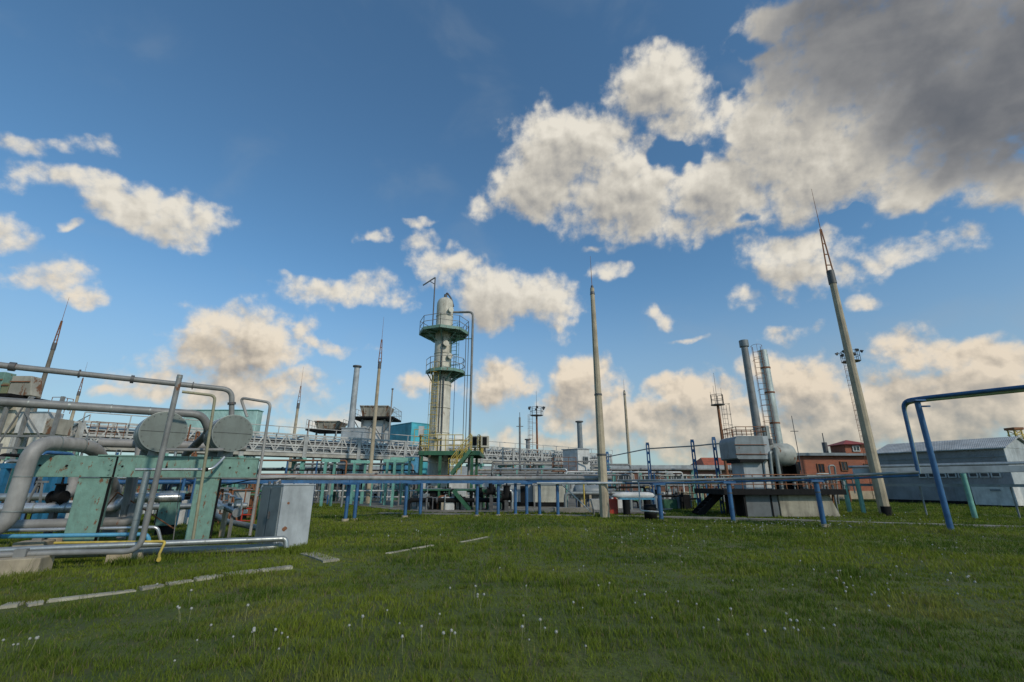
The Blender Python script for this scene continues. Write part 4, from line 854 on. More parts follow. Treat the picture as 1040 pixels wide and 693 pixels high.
for px0, px1, Y, z, r, mt, lb in ((415, 512, 26.2, .55, .12, BLACK, 'black manifold pipe low behind the blue posts'), (430, 520, 27.3, 1.05, .10, GALV, 'silver pipe above the black manifold behind the blue posts'), (300, 415, 38, .35, .07, WHITE, 'white pipe low on the yard left of the column'), (574, 640, 26.5, .9, .09, GALVD, 'dull pipe behind the middle concrete mast'), (262, 345, 38, 2.5, .10, GALVD, 'dull pipe at mid height beneath the lattice rack'), (480, 575, 38, 2.2, .13, GREY, 'large grey pipe crossing under the right half of the rack'), (500, 640, 40, 2.9, .08, GREY, 'grey pipe under the right half of the rack')):
    a_, b_ = V(X(px0, Y, z), Y, z), V(X(px1, Y, z), Y, z); t = thing('pipe', lb, 'pipe', a_, 'yard pipes behind the low rack'); MB().pipe([V(a_.x, a_.y, 0), a_, b_, V(b_.x, b_.y, 0)], r, 10).build('pipe_run', mt, t)
    for k in (.3, .7): p = a_.lerp(b_, k); MB().cyl(p-V(.05, 0, 0), p+V(.05, 0, 0), r*1.5, n=12).build('flange', FLANGE, t); MB().box(V(p.x+.3, p.y, (z-r)/2), (.12, .12, z-r)).build('pipe_support', CONC if z < 1 else GREY, t)
# random process piping beneath racks: skids with risers
def skid(label, px0, px1, Y, zmax, n, mats, seed):
    rr = random.Random(seed); t = thing('pipe_skid', label, 'piping', V(X((px0+px1)/2, Y, 0), Y, 0), 'process pipe skids beneath the racks')
    for i in range(n):
        x = X(rr.uniform(px0, px1), Y, 1); y = Y+rr.uniform(-.8, .8); z = rr.uniform(.5, 1)*zmax; w = rr.uniform(-.7, .7); r = rr.choice((.025, .035, .05, .065)); m = MB()
        kind = i % 4
        if kind == 0: m.pipe([V(x, y, 0), V(x, y, z), V(x+w, y, z), V(x+w, y, rr.uniform(0, z*.5))], r, 8)
        elif kind == 1: m.pipe([V(x, y, 0), V(x, y, z), V(x+w*.2, y+1.2, z), V(x+w*.2, y+1.2, 0)], r, 8)
        elif kind == 2: m.pipe([V(x, y, 0), V(x, y, z*.6), V(x+w*3, y+.3, z*.6), V(x+w*3, y+.3, 0)], r, 8)
        else: m.beam(V(x, y, 0), V(x, y, z*1.1), r*1.6); m.beam(V(x-.3, y, z*.9), V(x+.3, y, z*.9), r*1.6)
        if rr.random() < .5: zz = z*rr.uniform(.3, .7); m.cyl(V(x, y, zz), V(x, y, zz+.25), r*2.2, n=10)
        m.build('pipe_riser', rr.choice(mats), t)
    for i in range(max(2, n//4)): x = X(rr.uniform(px0, px1), Y, 1); m = MB(); hh = rr.uniform(.5, 1.1); m.box(V(x, Y+rr.uniform(-.5, .5), hh/2), (rr.uniform(.4, .9), .6, hh)); m.build('pump', rr.choice((BLACK, GBOXD, GREEN, WHITE)), t, bevel=.03)
for a in (('tangle of dark and silver risers at the column foot', 430, 500, 26.8, 1.4, 24, (BLACK, FLANGE, GALV, GREEN, RUST), 1), ('cluster of risers and pumps under the rack left of the column', 350, 425, 40, 2.8, 20, (GREY, GALV, FLANGE, WHITE, BLACK), 2),
          ('cluster of risers under the rack right of the column', 495, 640, 45, 3.2, 34, (GREY, GALV, FLANGE, RUST, TURQ2), 3), ('cluster of low risers left and right of the middle mast', 574, 650, 28.5, 1.3, 14, (WHITE, GALV, BLUE, BLACK), 4),
          ('dense risers behind the grey cabinet', 262, 345, 38, 2.8, 22, (GREY, GALV, FLANGE, RUST, BLACK), 5), ('dense pipe risers behind the second green post', 205, 262, 21, 2.4, 14, (GREY, GALV, FLANGE, RUST, GREEN), 6),
          ('dark jumble of piping behind the green frame opening', 115, 200, 18, 2.2, 18, (FLANGE, GREY, GALV, BLUE, RUST, TURQ), 7), ('dark jumble of piping behind the big pale elbow', -20, 110, 17.5, 2.6, 24, (FLANGE, GREY, GALV, BLUE, BLACK, RUST), 8), ('tall risers rising to the left end of the rack', 60, 200, 24, 4.2, 18, (GREY, GALV, PALE, RUST), 9)):
    skid(*a)
rr_ = random.Random(9)
lay = [(262, 350, 32, 2.9, .06, RUST), (300, 420, 35, 2.75, .09, GREY), (262, 420, 34, 2.3, .05, BLACK), (350, 430, 30, 1.95, .07, GALVD), (262, 330, 28, 1.9, .08, GREY), (300, 430, 33, .9, .05, WHITE), (500, 600, 34, 2.9, .05, GREY), (500, 575, 31, 2.3, .06, GALV), (480, 640, 42, 2.5, .10, RUSTY), (510, 640, 29, 1.9, .06, GREY), (575, 700, 30, 2.1, .05, WHITE), (620, 760, 36, 2.4, .07, GREY), (650, 790, 31, 1.9, .06, GALVD), (640, 760, 40, 1.2, .08, GREY), (800, 880, 34, 1.7, .05, GREY), (590, 660, 27, 1.2, .06, BLACK)]
words = ('thin rusty', 'medium grey', 'thin black', 'dull silver', 'grey', 'thin white', 'thin grey', 'silver', 'rusty streaked', 'grey', 'thin white', 'grey', 'dull silver', 'thick grey', 'thin grey', 'black')
where = ('at the top of the clutter behind the grey cabinet', 'under the rack girder left of the column', 'at mid height below the rack left of the column', 'just left of the column foot behind the low pipe', 'just above the grey cabinet lid', 'low over the yard left of the column', 'under the rack girder right of the column', 'above the cream container', 'along the far side under the right rack half', 'just above the low pipe right of the column', 'behind the middle mast at mid height', 'before the low brick workshop roof band', 'left of the heater above the black steps', 'low before the low brick workshop', 'before the brick building right of the heater', 'low to both sides of the middle mast')
for (p0, p1, Y, z, r, mt), wd, wh in zip(lay, words, where):
    a_, b_ = V(X(p0, Y, z), Y, z), V(X(p1, Y, z), Y+rr_.uniform(-.5, 1.5), z); t = thing('pipe', '%s pipe run %s' % (wd, wh), 'pipe', V(a_.x, a_.y, 0), 'background pipe runs')
    MB().pipe([V(a_.x, a_.y, 0), a_, b_, V(b_.x, b_.y, z*.4)], r, 8).build('pipe_run', mt, t); L_ = (b_-a_).length
    for k in range(1, int(L_/2.4)+1):
        p = a_.lerp(b_, k/(int(L_/2.4)+1)); MB().beam(V(p.x, p.y, 0), V(p.x, p.y, z-r), .08).build('pipe_support', rr_.choice((GREY, BLUE, TURQ2)), t)
        if k % 2: MB().cyl(p+V(.15, 0, 0), p+V(.28, 0, 0), r*1.7, n=10).build('flange', FLANGE, t)
skid('small pumps and risers between middle mast and black steps', 655, 705, 28, 1.6, 16, (TURQ2, GREY, RUST, BLACK, YEL), 12)
skid('pipework cluster before the low brick workshop', 640, 760, 38, 2.2, 20, (TURQ2, GREY, RUST, GALV), 13)
# far-left blue supports
t = thing('blue_support_frame', 'blue steel support posts behind the big pale elbow pipe', 'support frame', V(X(50, 15.5, 0), 15.5, 0))
for px in (-3, 43, 53, 66): x = X(px, 15.5, 1); MB().beam(V(x, 15.5, 0), V(x, 15.5, 1.95), .17).build('post', DBLUE, t)
MB().beam(V(X(-20, 15.5, 1.9), 15.5, 2.0), V(X(75, 15.5, 1.9), 15.5, 2.0), .2, .16).build('beam', DBLUE, t)
# small stuff near the middle mast
q = G(606, 522); q.y = 22.9; q.x = X(606, 22.9, .3); t = thing('white_hopper', 'small white tapered hopper on legs beside the middle mast', 'hopper', q)
m = MB(); m.add([q+V(a*w, b*w, z) for z, w in ((.25, .16), (.72, .28)) for a, b in ((-1, -1), (1, -1), (1, 1), (-1, 1))], [(0, 1, 5, 4), (1, 2, 6, 5), (2, 3, 7, 6), (3, 0, 4, 7), (0, 3, 2, 1), (4, 5, 6, 7)]); m.build('body', WHITE, t)
for a in (-1, 1):
    for b in (-1, 1): MB().beam(q+V(a*.14, b*.14, 0), q+V(a*.16, b*.16, .3), .04).build('leg', GREY, t)
q = V(X(622.5, 23.5, .4), 23.5, 0); t = thing('fire_box', 'red fire equipment box behind the foot of the middle mast', 'fire box', q); MB().box(q+V(0, 0, .35), (.42, .3, .7)).build('housing', REDP, t, bevel=.02); MB().cyl(q+V(.1, -.05, .7), q+V(.1, -.05, .95), .07).build('extinguisher', REDP, t)
q = V(X(646, 23, .9), 23, 0); t = thing('covered_vessel', 'white and blue slim vessel lying on dark stands right of the mast', 'vessel', q)
MB().lathe(q+V(-1.0, 0, .88), [(0, -.15), (.06, -.1), (.12, .1), (.15, .3), (.15, 1.6), (.1, 1.8), (0, 1.9)], 16, (1, 0, 0)).build('shell', WHITE, t); MB().box(q+V(0, 0, .72), (1.7, .35, .05)).build('blue_trim', LBLUE, t)
for dx in (-.5, .5): MB().cyl(q+V(dx, 0, 0), q+V(dx, 0, .7), .17).build('stand', BLACK, t)
q = G(664, 528)+V(0, .4, 0); t = thing('black_drum', 'black drum standing behind the blue trestle post', 'drum', q); MB().lathe(q, [(0, 0), (.26, 0), (.26, .2), (.275, .22), (.26, .24), (.26, .4), (.275, .42), (.26, .44), (.26, .58), (0, .58)], 20).build('body', BLACK, t)
MB().cyl(q+V(.25, -.1, .25), q+V(.6, -.1, .22), .05).build('spout', FLANGE, t)
pipe_thing('white bent pipe frame standing left of the black drum', [V(X(642, 20.4, 1.5), 20.4, 1.5), V(X(648, 20.4, 1.5), 20.3, 1.5), V(X(649, 20.4, .4), 20.2, .35), V(X(672, 19.8, .4), 19.6, .33)], .03, WHITE)
t = thing('concrete_block', 'pale concrete block lying at the yard edge left of the middle mast', 'concrete block', G(583, 521)); MB().box(t.location+V(0, .1, .12), (2.0, .6, .26)).build('block', CONCD, t, bevel=.02)
pipe_thing('white diagonal stay running down to the white hopper', [V(X(570, 23.2, 1.4), 23.2, 1.4), V(X(600, 22.9, .2), 22.9, .15)], .03, WHITE)
pipe_thing('thin yellow riser behind the low rack left of the middle mast', [V(X(593.5, 24.5, .5), 24.5, .3), V(X(593.5, 24.5, .5), 24.5, 1.6)], .04, YEL)
# orange ladder frame and red rack behind second green post
q = V(X(228, 17.5, 1), 17.5, 0); t = thing('rusty_step_frame', 'rusty red A-frame steps behind the second green post', 'steps', q); m = MB()
for a in (-1, 1): m.beam(q+V(a*.35, -.2, 0), q+V(a*.15, 0, 1.25), .05); m.beam(q+V(a*.35, .5, 0), q+V(a*.15, .1, 1.25), .05)
for i in range(5): z = .2+i*.22; m.beam(q+V(-.3+i*.03, -.17+.03*i, z), q+V(.3-i*.03, -.17+.03*i, z), .05, .03)
m.build('frame', RUST, t); MB().box(q+V(0, .05, 1.28), (.5, .4, .05)).build('top_plate', GREY, t)
q = V(X(247, 17, .8), 17, 0); t = thing('red_barrier', 'red rail frame standing left of the grey cabinet', 'barrier', q); m = MB(); m.rail([q+V(-.35, 0, 0), q+V(.4, 0, 0)], .6, .35, .025, 2); m.build('frame', REDP, t)
m = MB(); m.rail([V(X(236, 18, 1), 18, 0), V(X(262, 18, 1), 18, 0)], 1.2, .5, .025, 1); tag(m.build('rusty_railing', RUST), 'rusty railing seen left of the grey cabinet', 'railing')
# ================================================================ LEFT FOREGROUND
fu = V(.87, .49, 0).normalized(); fn = V(fu.y, -fu.x, 0)
PA = V(X(32, 10.1, 1.8), 10.1, 0); PB = V(X(262, 12.1, 1.8), 12.1, 0); fu = (PB-PA).normalized(); fn = V(fu.y, -fu.x, 0); LN = (PB-PA).length; ang = math.atan2(fu.y, fu.x)
t = thing('portal_frame', 'chipped turquoise steel portal frame with two wide posts in the left foreground', 'support frame', PA)
zb0, zb1 = 1.60, 2.06
def onf(px, z=1.0):
    best = min(range(400), key=lambda k: abs(X(px, (PA+fu*LN*k/399).y, z)-(PA+fu*LN*k/399).x)); return PA+fu*LN*best/399
joint = onf(117, 1.8)
bl = [V(0, 0, 0)]
def roundplate(a, b, z0, z1, r):
    pts_ = []; L_ = (b-a).length
    for k in range(5): an = math.pi/2+math.pi/2*k/4; pts_.append(a+fu*(r+r*math.cos(an))+V(0, 0, z1-r+r*math.sin(an)))
    for k in range(5): an = math.pi+math.pi/2*k/4; pts_.append(a+fu*(r+r*math.cos(an))+V(0, 0, z0+r+r*math.sin(an)))
    return pts_+[b+V(0, 0, z0), b+V(0, 0, z1)]
MB().prism(roundplate(PA, joint-fu*.02, zb0, zb1, .1), fn*.0, fn*-.03).build('beam_plate', TURQ, t, bevel=.005)
MB().prism([joint+fu*.02+V(0, 0, zb0), PB+V(0, 0, zb0), PB+V(0, 0, zb1), joint+fu*.02+V(0, 0, zb1)], fn*.012, fn*-.02).build('beam_plate', TURQ, t, bevel=.005)
MB().beam(PA+fu*.1-fn*.16+V(0, 0, (zb0+zb1)/2), PB-fu*.02-fn*.16+V(0, 0, (zb0+zb1)/2), .25, zb1-zb0-.04).build('beam_core', TURQ, t)
MB().beam(joint-fu*.35-fn*.12+V(0, 0, zb1+.015), PB-fu*.0-fn*.12+V(0, 0, zb1+.015), .3, .03).build('top_flange', TURQ, t)
m = MB(); m.beam(joint-fn*.01+V(0, 0, zb0-.0), joint-fn*.01+V(0, 0, zb1), .035, .03); m.build('joint_strip', BLACK, t)
for px in (86, 205):
    p = onf(px, .8); w = .27 if px < 100 else .245
    pm = MB(); pm.prism([p-fu*w, p+fu*w, p+fu*w-fn*.35, p-fu*w-fn*.35], fn*-.03+V(0, 0, -.2), fn*-.03+V(0, 0, zb0-.004)); post_ = pm.build('post', TURQ, t, bevel=.01)
    MB().beam(p+fu*(w+.02)-fn*.01+V(0, 0, -.1), p+fu*(w+.02)-fn*.01+V(0, 0, zb0-.03), .03, .04).build('edge_strip', BLACK, t)
m = MB()
for px in (42, 69, 125, 170, 234, 253): p = onf(px, 1.9); m.cyl(p+fn*.0+V(0, 0, 1.84), p+fn*.03+V(0, 0, 1.84), .022, n=8)
m.build('bolt_hole', BLACK, t)
m = MB()
for k in range(4):
    for sgn in (-1, 1): q = joint+fu*sgn*.09+V(0, 0, zb0+.06+k*.11); m.cyl(q+fn*.0, q+fn*.035, .014, n=6)
m.build('bolt_row', TURQ, t)
MB().beam(PA+fu*.12+fn*.006+V(0, 0, zb0+.02), joint-fu*.03+fn*.006+V(0, 0, zb0+.02), .02, .03).build('weld_strip', TURQ, t)
MB().prism([onf(86, .1)-fu*.4+fn*.2, onf(86, .1)+fu*.35+fn*.2, onf(86, .1)+fu*.35-fn*.6, onf(86, .1)-fu*.4-fn*.6], (0, 0, -.2), (0, 0, .05)).build('footing', CONC, t, bevel=.02)
# drums
for px, py, rr, lb in ((166.5, 438.5, 21.5, 'grey cylindrical drum, left of the two above the turquoise beam'), (236.5, 440, 19.6, 'grey cylindrical drum, right of the two above the turquoise beam')):
    base = onf(px, 2.7)+fn*.15; c = W(px, py, base.y); Yc = base.y; r = rr/_r(px, py)[1]*Yc*.93; ax = V(-.70, .71, 0).normalized()
    t = thing('storage_drum', lb, 'drum', V(c.x, c.y, zb1), 'pair of drums above the turquoise frame')
    sh = MB(); sh.lathe(c, [(r*.985, -.0), (r, .02), (r, .95), (r*.97, 1.0), (0, 1.02)], 48, ax); sh.build('shell', GALVD, t)
    MB().lathe(c, [(0, -.006), (r*.985, -.004), (r*.99, .004)], 48, ax, smooth=False).build('end_plate', paint('drum_end_plate', (.155, .18, .16), .6, var=.12, scale=2.2, dirt=.35, bump=.1), t)
    MB().lathe(c, [(r*.97, -.0), (r*1.012, -.012), (r*1.015, .03), (r, .035)], 48, ax).build('rim', GALVD, t)
    ru = ax.cross(V(0, 0, 1)).normalized(); m = MB()
    for k in range(20):
        a_ = 2*math.pi*k/20; q = c+(ru*math.cos(a_)+V(0, 0, 1)*math.sin(a_))*r*.90-ax*.008; m.cyl(q, q-ax*.012, .010, n=6)
    m.build('rivet_ring', FLANGE, t)
    MB().beam(c+ru*r*.93-ax*.008, c-ru*r*.93-ax*.008, .018, .006).build('lap_seam', FLANGE, t)
    for k in (.4, .8): MB().lathe(c+ax*k, [(r, -.02), (r*1.012, -.018), (r*1.012, .018), (r, .02)], 48, ax).build('band', SILV, t)
    sd = MB(); sd.cyl(V(c.x, c.y, c.z-r-.12)+ax*.35, V(c.x, c.y, c.z-r*.8)+ax*.35, .17, n=20); sd.cyl(V(c.x, c.y, c.z-r-.2)+ax*.35, V(c.x, c.y, c.z-r-.1)+ax*.35, .08, .17, n=20); sd.build('sump', GALVD, t)
    MB().box(V(c.x, c.y, (c.z-r+zb1)/2+.03)+ax*1.0, (.5, .15, c.z-r*.85-zb1), math.atan2(ax.y, ax.x)+R(90)).build('saddle', GALVD, t)
c1 = W(166.5, 438.5, onf(166.5, 2.7).y); c2 = W(236.5, 440, onf(236.5, 2.7).y)
# the big pale elbow pipe
Yp = 9.7
pb = [V(-16, 7.0, .55), V(X(-6, Yp, .6)+.05, Yp-.1, .55), V(X(20, Yp, 1.4), Yp, zt(448.5, Yp)), V(X(104, 11.2, 2.3), 11.0, zt(448.5, Yp)), V(X(118, 12.8, 1.6), 12.9, 1.2), V(X(118, 12.8, 1.6), 13.0, .2)]
pb[1] = V(X(20, Yp, 1.4), Yp, .55)
pipe_thing('thick pale grey elbow pipe rising at the left edge and bending right', pb, .15, PALE, bend=.45, n=28, joints=[(1, .22, .012), (2, .35, .012), (2, .75, .012), (1, .6, .01)])
# upper pipes
zu = 3.95
up = [V(-14.6, 7.4, 4.28), V(X(0, 9.4, 4), 9.4, zt(371, 9.4)), V(X(236, 11.9, 3.9), 11.9, zt(396, 11.9)), V(X(234, 11.9, 3.2), 12.0, c2.z+.35)]
pipe_thing('upper grey pipe crossing the sky and dropping into the right drum', up, .065, GREY, bend=.22, n=16, joints=[(1, .05, .05), (1, .3, .012), (1, .52, .03), (1, .8, .012), (2, .45, .03)], fl=FLANGE)
pipe_thing('second slimmer grey pipe running just beneath the upper sky pipe', [up[0]+V(-.02, .12, -.02), up[1]+V(0, .12, .04), up[1].lerp(up[2], .55)+V(0, .12, .03)], .045, GREY)
lw = [V(-14.8, 7.3, 3.2), V(X(0, 9.4, 3.1), 9.4, zt(408, 9.4)), V(X(205, 11.6, 3.1), 11.6, zt(421, 11.6)), V(X(210, 11.8, 2.7), 11.9, 2.75), V(X(183, 12.6, 2.2), 12.8, 2.2)]
pipe_thing('lower thick grey pipe crossing behind the left drum and turning down', lw, .095, GREY, bend=.28, n=18, joints=[(1, .12, .012), (1, .3, .02), (1, .5, .012), (1, .7, .012), (3, .5, .02)])
pipe_thing('pale pipe at beam height behind the drums', [V(X(100, 12.6, 2.5), 12.6, 2.52), V(X(250, 14.5, 2.5), 14.5, 2.52)], .12, PALE, n=16)
pipe_thing('slanting pale pipe dropping behind the frame beside the elbow', [V(X(140, 12.4, 3.2), 12.6, 2.9), V(X(134, 12.4, 2), 12.6, 2.0), V(X(124, 12.4, .8), 12.6, .1)], .085, PALE, n=14)
pipe_thing('pair of grey risers seen through the frame opening', [V(X(123, 12.0, .3), 12.0, .2), V(X(130, 12.0, 1.5), 12.0, 2.1)], .08, GREY)
# thin hoops
Yh = 9.3
pipe_thing('thick-walled grey pole pipe standing tall in front of the drums', [W(0, 561, 8.3)+V(-3, -1.6, 0), W(60, 561.5, 8.9), V(X(143, Yh, .35), Yh, zt(560, Yh)), V(X(143, Yh, .35)+.03, Yh, zt(381, Yh))], .05, GREY, bend=.25, n=14, joints=[(2, .985, .02)])
h1 = [V(X(185, 10.4, 3.5), 10.4, zt(398, 10.4)), V(X(219, 10.8, 3.5), 10.8, zt(402, 10.8)), V(X(196, 10.8, .3), 10.8, .2)]
pipe_thing('thin yellowed drain pipe hooking down between the two drums', h1, .032, paint('yellowed_pipe_paint', (.29, .27, .17), .55, rust=.15, scale=2.5), bend=.12)
h2 = [V(c2.x+.12, c2.y+.3, c2.z+.45), V(X(244, 12.0, 3.6), 12.0, zt(404, 12.0)), V(X(275.5, 12.0, 3.6), 12.0, zt(409, 12.0)), V(X(254, 12.0, .3), 12.0, .25)]
pipe_thing('thin pale hoop pipe from the right drum down to the grass', h2, .035, PALE, bend=.14)
pipe_thing('thin horizontal grey bar between the two drum faces', [V(X(170, 11.0, 2.4), 10.9, zt(457, 10.9)), V(X(228, 11.5, 2.4), 11.5, zt(457, 11.5))], .04, GREY)
tt = [V(X(140, 10.6, 2), 10.6, zt(477, 10.6)), V(X(217, 11.3, 2), 11.3, zt(477, 11.3)), V(X(224, 11.45, 2.2), 11.5, c2.z-.72), V(X(225, 11.45, 2.2), 11.6, c2.z-.6)]
pipe_thing('shiny thin pipe running along the turquoise beam to the right drum', tt, .032, SILV, bend=.12, joints=[(0, .93, .03)], fl=BLACK)
pipe_thing('silver clad riser standing before the frame opening', [V(X(134, 10.3, .35), 10.3, .2), V(X(134, 10.3, .35), 10.3, zt(479, 10.3))], .065, GALV, joints=[(0, .35, .012), (0, .7, .012)])
# ground pipes in front
fp = [W(0, 561.5, 8.3)+V(-3, -1.6, 0)]
pipe_thing('front silver ground pipe ending in an elbow before the cabinet', [V(-12.2, 7.2, .33), V(X(60, 9.2, .3), 9.2, .33), V(X(290.5, 11.0, .3), 11.0, .29), V(X(291.5, 11.0, .2), 11.0, .1)], .058, GALV, bend=.1, n=16, joints=[(1, .15, .012), (1, .4, .012), (1, .6, .012), (1, .8, .012), (1, .985, .02)])
pipe_thing('dull lower ground pipe returning behind the front silver one', [V(-12.2, 7.6, .2), V(X(60, 9.5, .3), 9.5, .18), V(X(290, 11.2, .2), 11.15, .1), V(X(262, 12.8, .3), 12.9, .33), V(X(226, 14.2, .3), 14.3, .4), V(X(216, 15.3, .4), 15.4, .5), V(X(214, 15.6, .5), 15.6, 1.0)], .075, GALVD, bend=.3, n=16)
pipe_thing('light blue thin pipe lying low across the left foreground', [V(-12.6, 8.6, .5), V(X(0, 9.9, .4), 9.9, .45), V(X(150, 11.0, .4), 11.0, .38), V(X(156, 11.1, .3), 11.1, .05)], .042, LBLUE, bend=.1)
pipe_thing('shiny thin pipe just above the light blue one', [V(-12.6, 8.9, .62), V(X(0, 10.2, .5), 10.2, .53), V(X(160, 11.3, .5), 11.3, .50), V(X(166, 11.4, .3), 11.4, .12)], .035, SILV, bend=.1)
pipe_thing('yellow-topped drain pipe ending in an open yellow spout', [V(X(70, 9.6, .4), 9.3, .40), V(X(168, 9.9, .35), 9.9, .36), V(X(168, 9.9, .2), 9.75, .15), V(X(171, 9.7, .1), 9.45, .09)], .024, YEL, bend=.06, joints=[(2, .9, .045)], fl=YEL)
pipe_thing('large grey pipe lying behind the first green post', [V(-14, 9.9, .55), V(X(0, 10.9, .6), 10.9, .56), V(X(134, 12.0, .6), 12.0, .56), V(X(135, 12.1, .8), 12.1, .95)], .12, GREY, bend=.2, n=18)
pipe_thing('bright clad pipe running level behind the first green post', [V(-14, 11.0, .86), V(X(0, 11.8, .8), 11.8, .88), V(X(118, 12.7, .8), 12.7, .86), V(X(124, 12.8, 1), 12.8, 1.08), V(X(184, 13.6, 1), 13.6, 1.08)], .125, SILV, bend=.2, n=18, joints=[(1, .28, .015), (1, .55, .015), (1, .75, .015)])
pipe_thing('silver pipe farther back behind the black valve', [V(-17, 13.4, 1.05), V(X(66, 14.6, 1.1), 14.6, 1.08)], .11, GALV, n=16)
pipe_thing('dark blue pipe running through the frame opening', [V(X(60, 16, 1.4), 16, 1.48), V(X(262, 18.5, 1.4), 18.5, 1.5)], .08, BLUE)
pipe_thing('thin silver tube above the dark blue pipe', [V(X(76, 15, 1.5), 15, 1.62), V(X(200, 16.5, 1.5), 16.5, 1.65)], .04, SILV)
pipe_thing('long silver pipe low in the background of the frame', [V(X(110, 15.5, .5), 15.5, .72), V(X(250, 17, .5), 17, .70)], .1, GALV, n=14)
pipe_thing('pale curved pipe beside the black valve wheel', [V(X(76, 13.6, 1.9), 13.6, 2.1), V(X(76, 13.6, 1.5), 13.6, 1.15), V(X(52, 13.3, 1), 13.3, 1.1)], .13, PALE, bend=.3, n=18)
valve('black gate valve with large handwheel on the bright clad pipe at the left', V(X(57.5, 12.2, 1), 12.2, .0), 1.12, 1.0, BLACK)
# A-stand
q = V(X(37, 12.5, 1), 12.4, .95); t = thing('pipe_stand', 'small grey A-shaped stand on the clad pipe near the valve', 'stand', q); m = MB(); m.beam(q+V(-.14, 0, 0), q+V(0, 0, .55), .04); m.beam(q+V(.2, 0, 0), q+V(.1, 0, .55), .04); m.beam(q+V(-.05, 0, .55), q+V(.25, 0, .55), .05); m.build('frame', GREY, t)
# diagonal cables in the opening
pipe_thing('thin rusty cross stay inside the frame opening, rising left', [V(X(105, 12, 1), 12, .75), V(X(122, 12, 1.5), 12, 1.25), V(X(178, 12.6, .5), 12.6, .35)], .016, RUST, bend=.02)
pipe_thing('thin dark signal cable hanging under the right end of the beam', [V(X(205, 11.7, 1.5), 11.7, 1.3), V(X(262, 13, 1.5), 12.6, 1.55), V(X(300, 15, 1.6), 15, 1.62)], .014, BLACK, bend=.2)
pipe_thing('pale diagonal strut leaning on the hoop pipe', [V(X(261, 12, 1.2), 12.0, 1.15), V(X(285, 12.6, 1.6), 12.6, 1.55)], .025, PALE)
pipe_thing('thin wire rising from the grass in the frame opening', [V(X(176, 12.3, .1), 12.3, .05), V(X(183, 12.3, 1.5), 12.3, 1.6)], .01, PALE)
# concrete sleepers under pipes
for px, Y, w, hgt, lb in ((8, 8.5, .42, .26, 'cut concrete block carrying the ground pipes at the left edge'), (126, 9.9, .28, .16, 'half-buried concrete block under the pipes before the frame'), (28, 10.4, .25, .3, 'concrete sleeper beneath the light blue pipe'), (64, 11.2, .3, .3, 'brown concrete sleeper beneath the large grey pipe')):
    q = V(X(px, Y, .1), Y, -.1); t = thing('concrete_block', lb, 'concrete block', q, 'concrete pipe sleepers'); MB().box(q+V(0, .1, (hgt+.1)/2), (w*2, .55, hgt+.1), R(24)).build('block', CONC, t, bevel=.02)
    MB().box(q+V(.05, .1, hgt+.16), (.16, .12, .14), R(24)).build('shoe', GREY, t)
# valve manifold beside the second post
q = V(X(226, 13.6, .8), 13.6, 0); t = thing('valve_manifold', 'small silver valve manifold with looped tubes left of the cabinet', 'manifold', q)
m = MB(); a_, b_ = V(X(216, 14, .9), 14.2, .92), V(X(241, 13.0, .8), 13.0, .72); m.cyl(a_, b_, .09, n=16); m.build('header', GALV, t)
MB().cyl(b_, b_+(b_-a_).normalized()*.05, .12, n=20).build('end_flange', SILV, t)
MB().cyl(a_+V(.1, -.25, -.05), b_+V(-.35, -.15, .12), .06, n=14).build('header', SILV, t)
for k in range(3):
    p = a_.lerp(b_, .3+.28*k); MB().pipe([p, p+V(0, 0, .32), p+V(.26, -.12, .30), p+V(.26, -.12, .0)], .028, 10, .08).build('loop_tube', SILV, t)
    MB().cyl(p+V(.1, -.1, -.05), p+V(.1, -.1, .12), .05).build('valve', FLANGE, t)
MB().beam(V((a_.x+b_.x)/2, 13.6, 0), V((a_.x+b_.x)/2, 13.6, .75), .1).build('stand', CONC, t)
m = MB(); m.beam(b_-V(0, 0, .75)+V(-.1, 0, 0), b_-V(.1, 0, 0.05), .06); m.build('stand', GREY, t)
# grey cabinet
q = V(X(283, 11.25, .6), 11.25, 0); hc = zt(493, 11.35); e1_ = V(.60, .80, 0).normalized(); e2_ = V(-.80, .60, 0).normalized()
t = thing('control_cabinet', 'light grey steel control cabinet with two rust spots standing in the grass', 'cabinet', q)
w1, w2 = .78, 1.02
MB().prism([q, q+e1_*w1, q+e1_*w1+e2_*w2, q+e2_*w2], (0, 0, -.05), (0, 0, hc)).build('body', GBOX, t, bevel=.012)
MB().prism([q-e1_*.02-e2_*.02, q+e1_*(w1+.02)-e2_*.02, q+e1_*(w1+.02)+e2_*(w2+.02), q-e1_*.02+e2_*(w2+.02)], (0, 0, hc), (0, 0, hc+.025)).build('lid', GBOX, t)
nn = V(-e2_.y, e2_.x, 0)
if nn.dot(q) > 0: nn = -nn
nl = V(-abs(e2_.y), -abs(e2_.x), 0).normalized()
MB().prism([q+e2_*.04+V(0, 0, .05), q+e2_*(w2*.5)+V(0, 0, .05), q+e2_*(w2*.5)+V(0, 0, hc-.04), q+e2_*.04+V(0, 0, hc-.04)], nl*.002, nl*.03).build('shaded_side_door', GBOXD, t)  # darker grey paints the shade on the cabinet's left side
MB().prism([q+e2_*(w2*.55)+V(0, 0, .05), q+e2_*(w2*.97)+V(0, 0, .05), q+e2_*(w2*.97)+V(0, 0, hc-.04), q+e2_*(w2*.55)+V(0, 0, hc-.04)], nl*.002, nl*.02).build('shaded_side_door', GBOXD, t)  # same darker grey for the shaded left side
fnl = V(e1_.y, -e1_.x, 0)
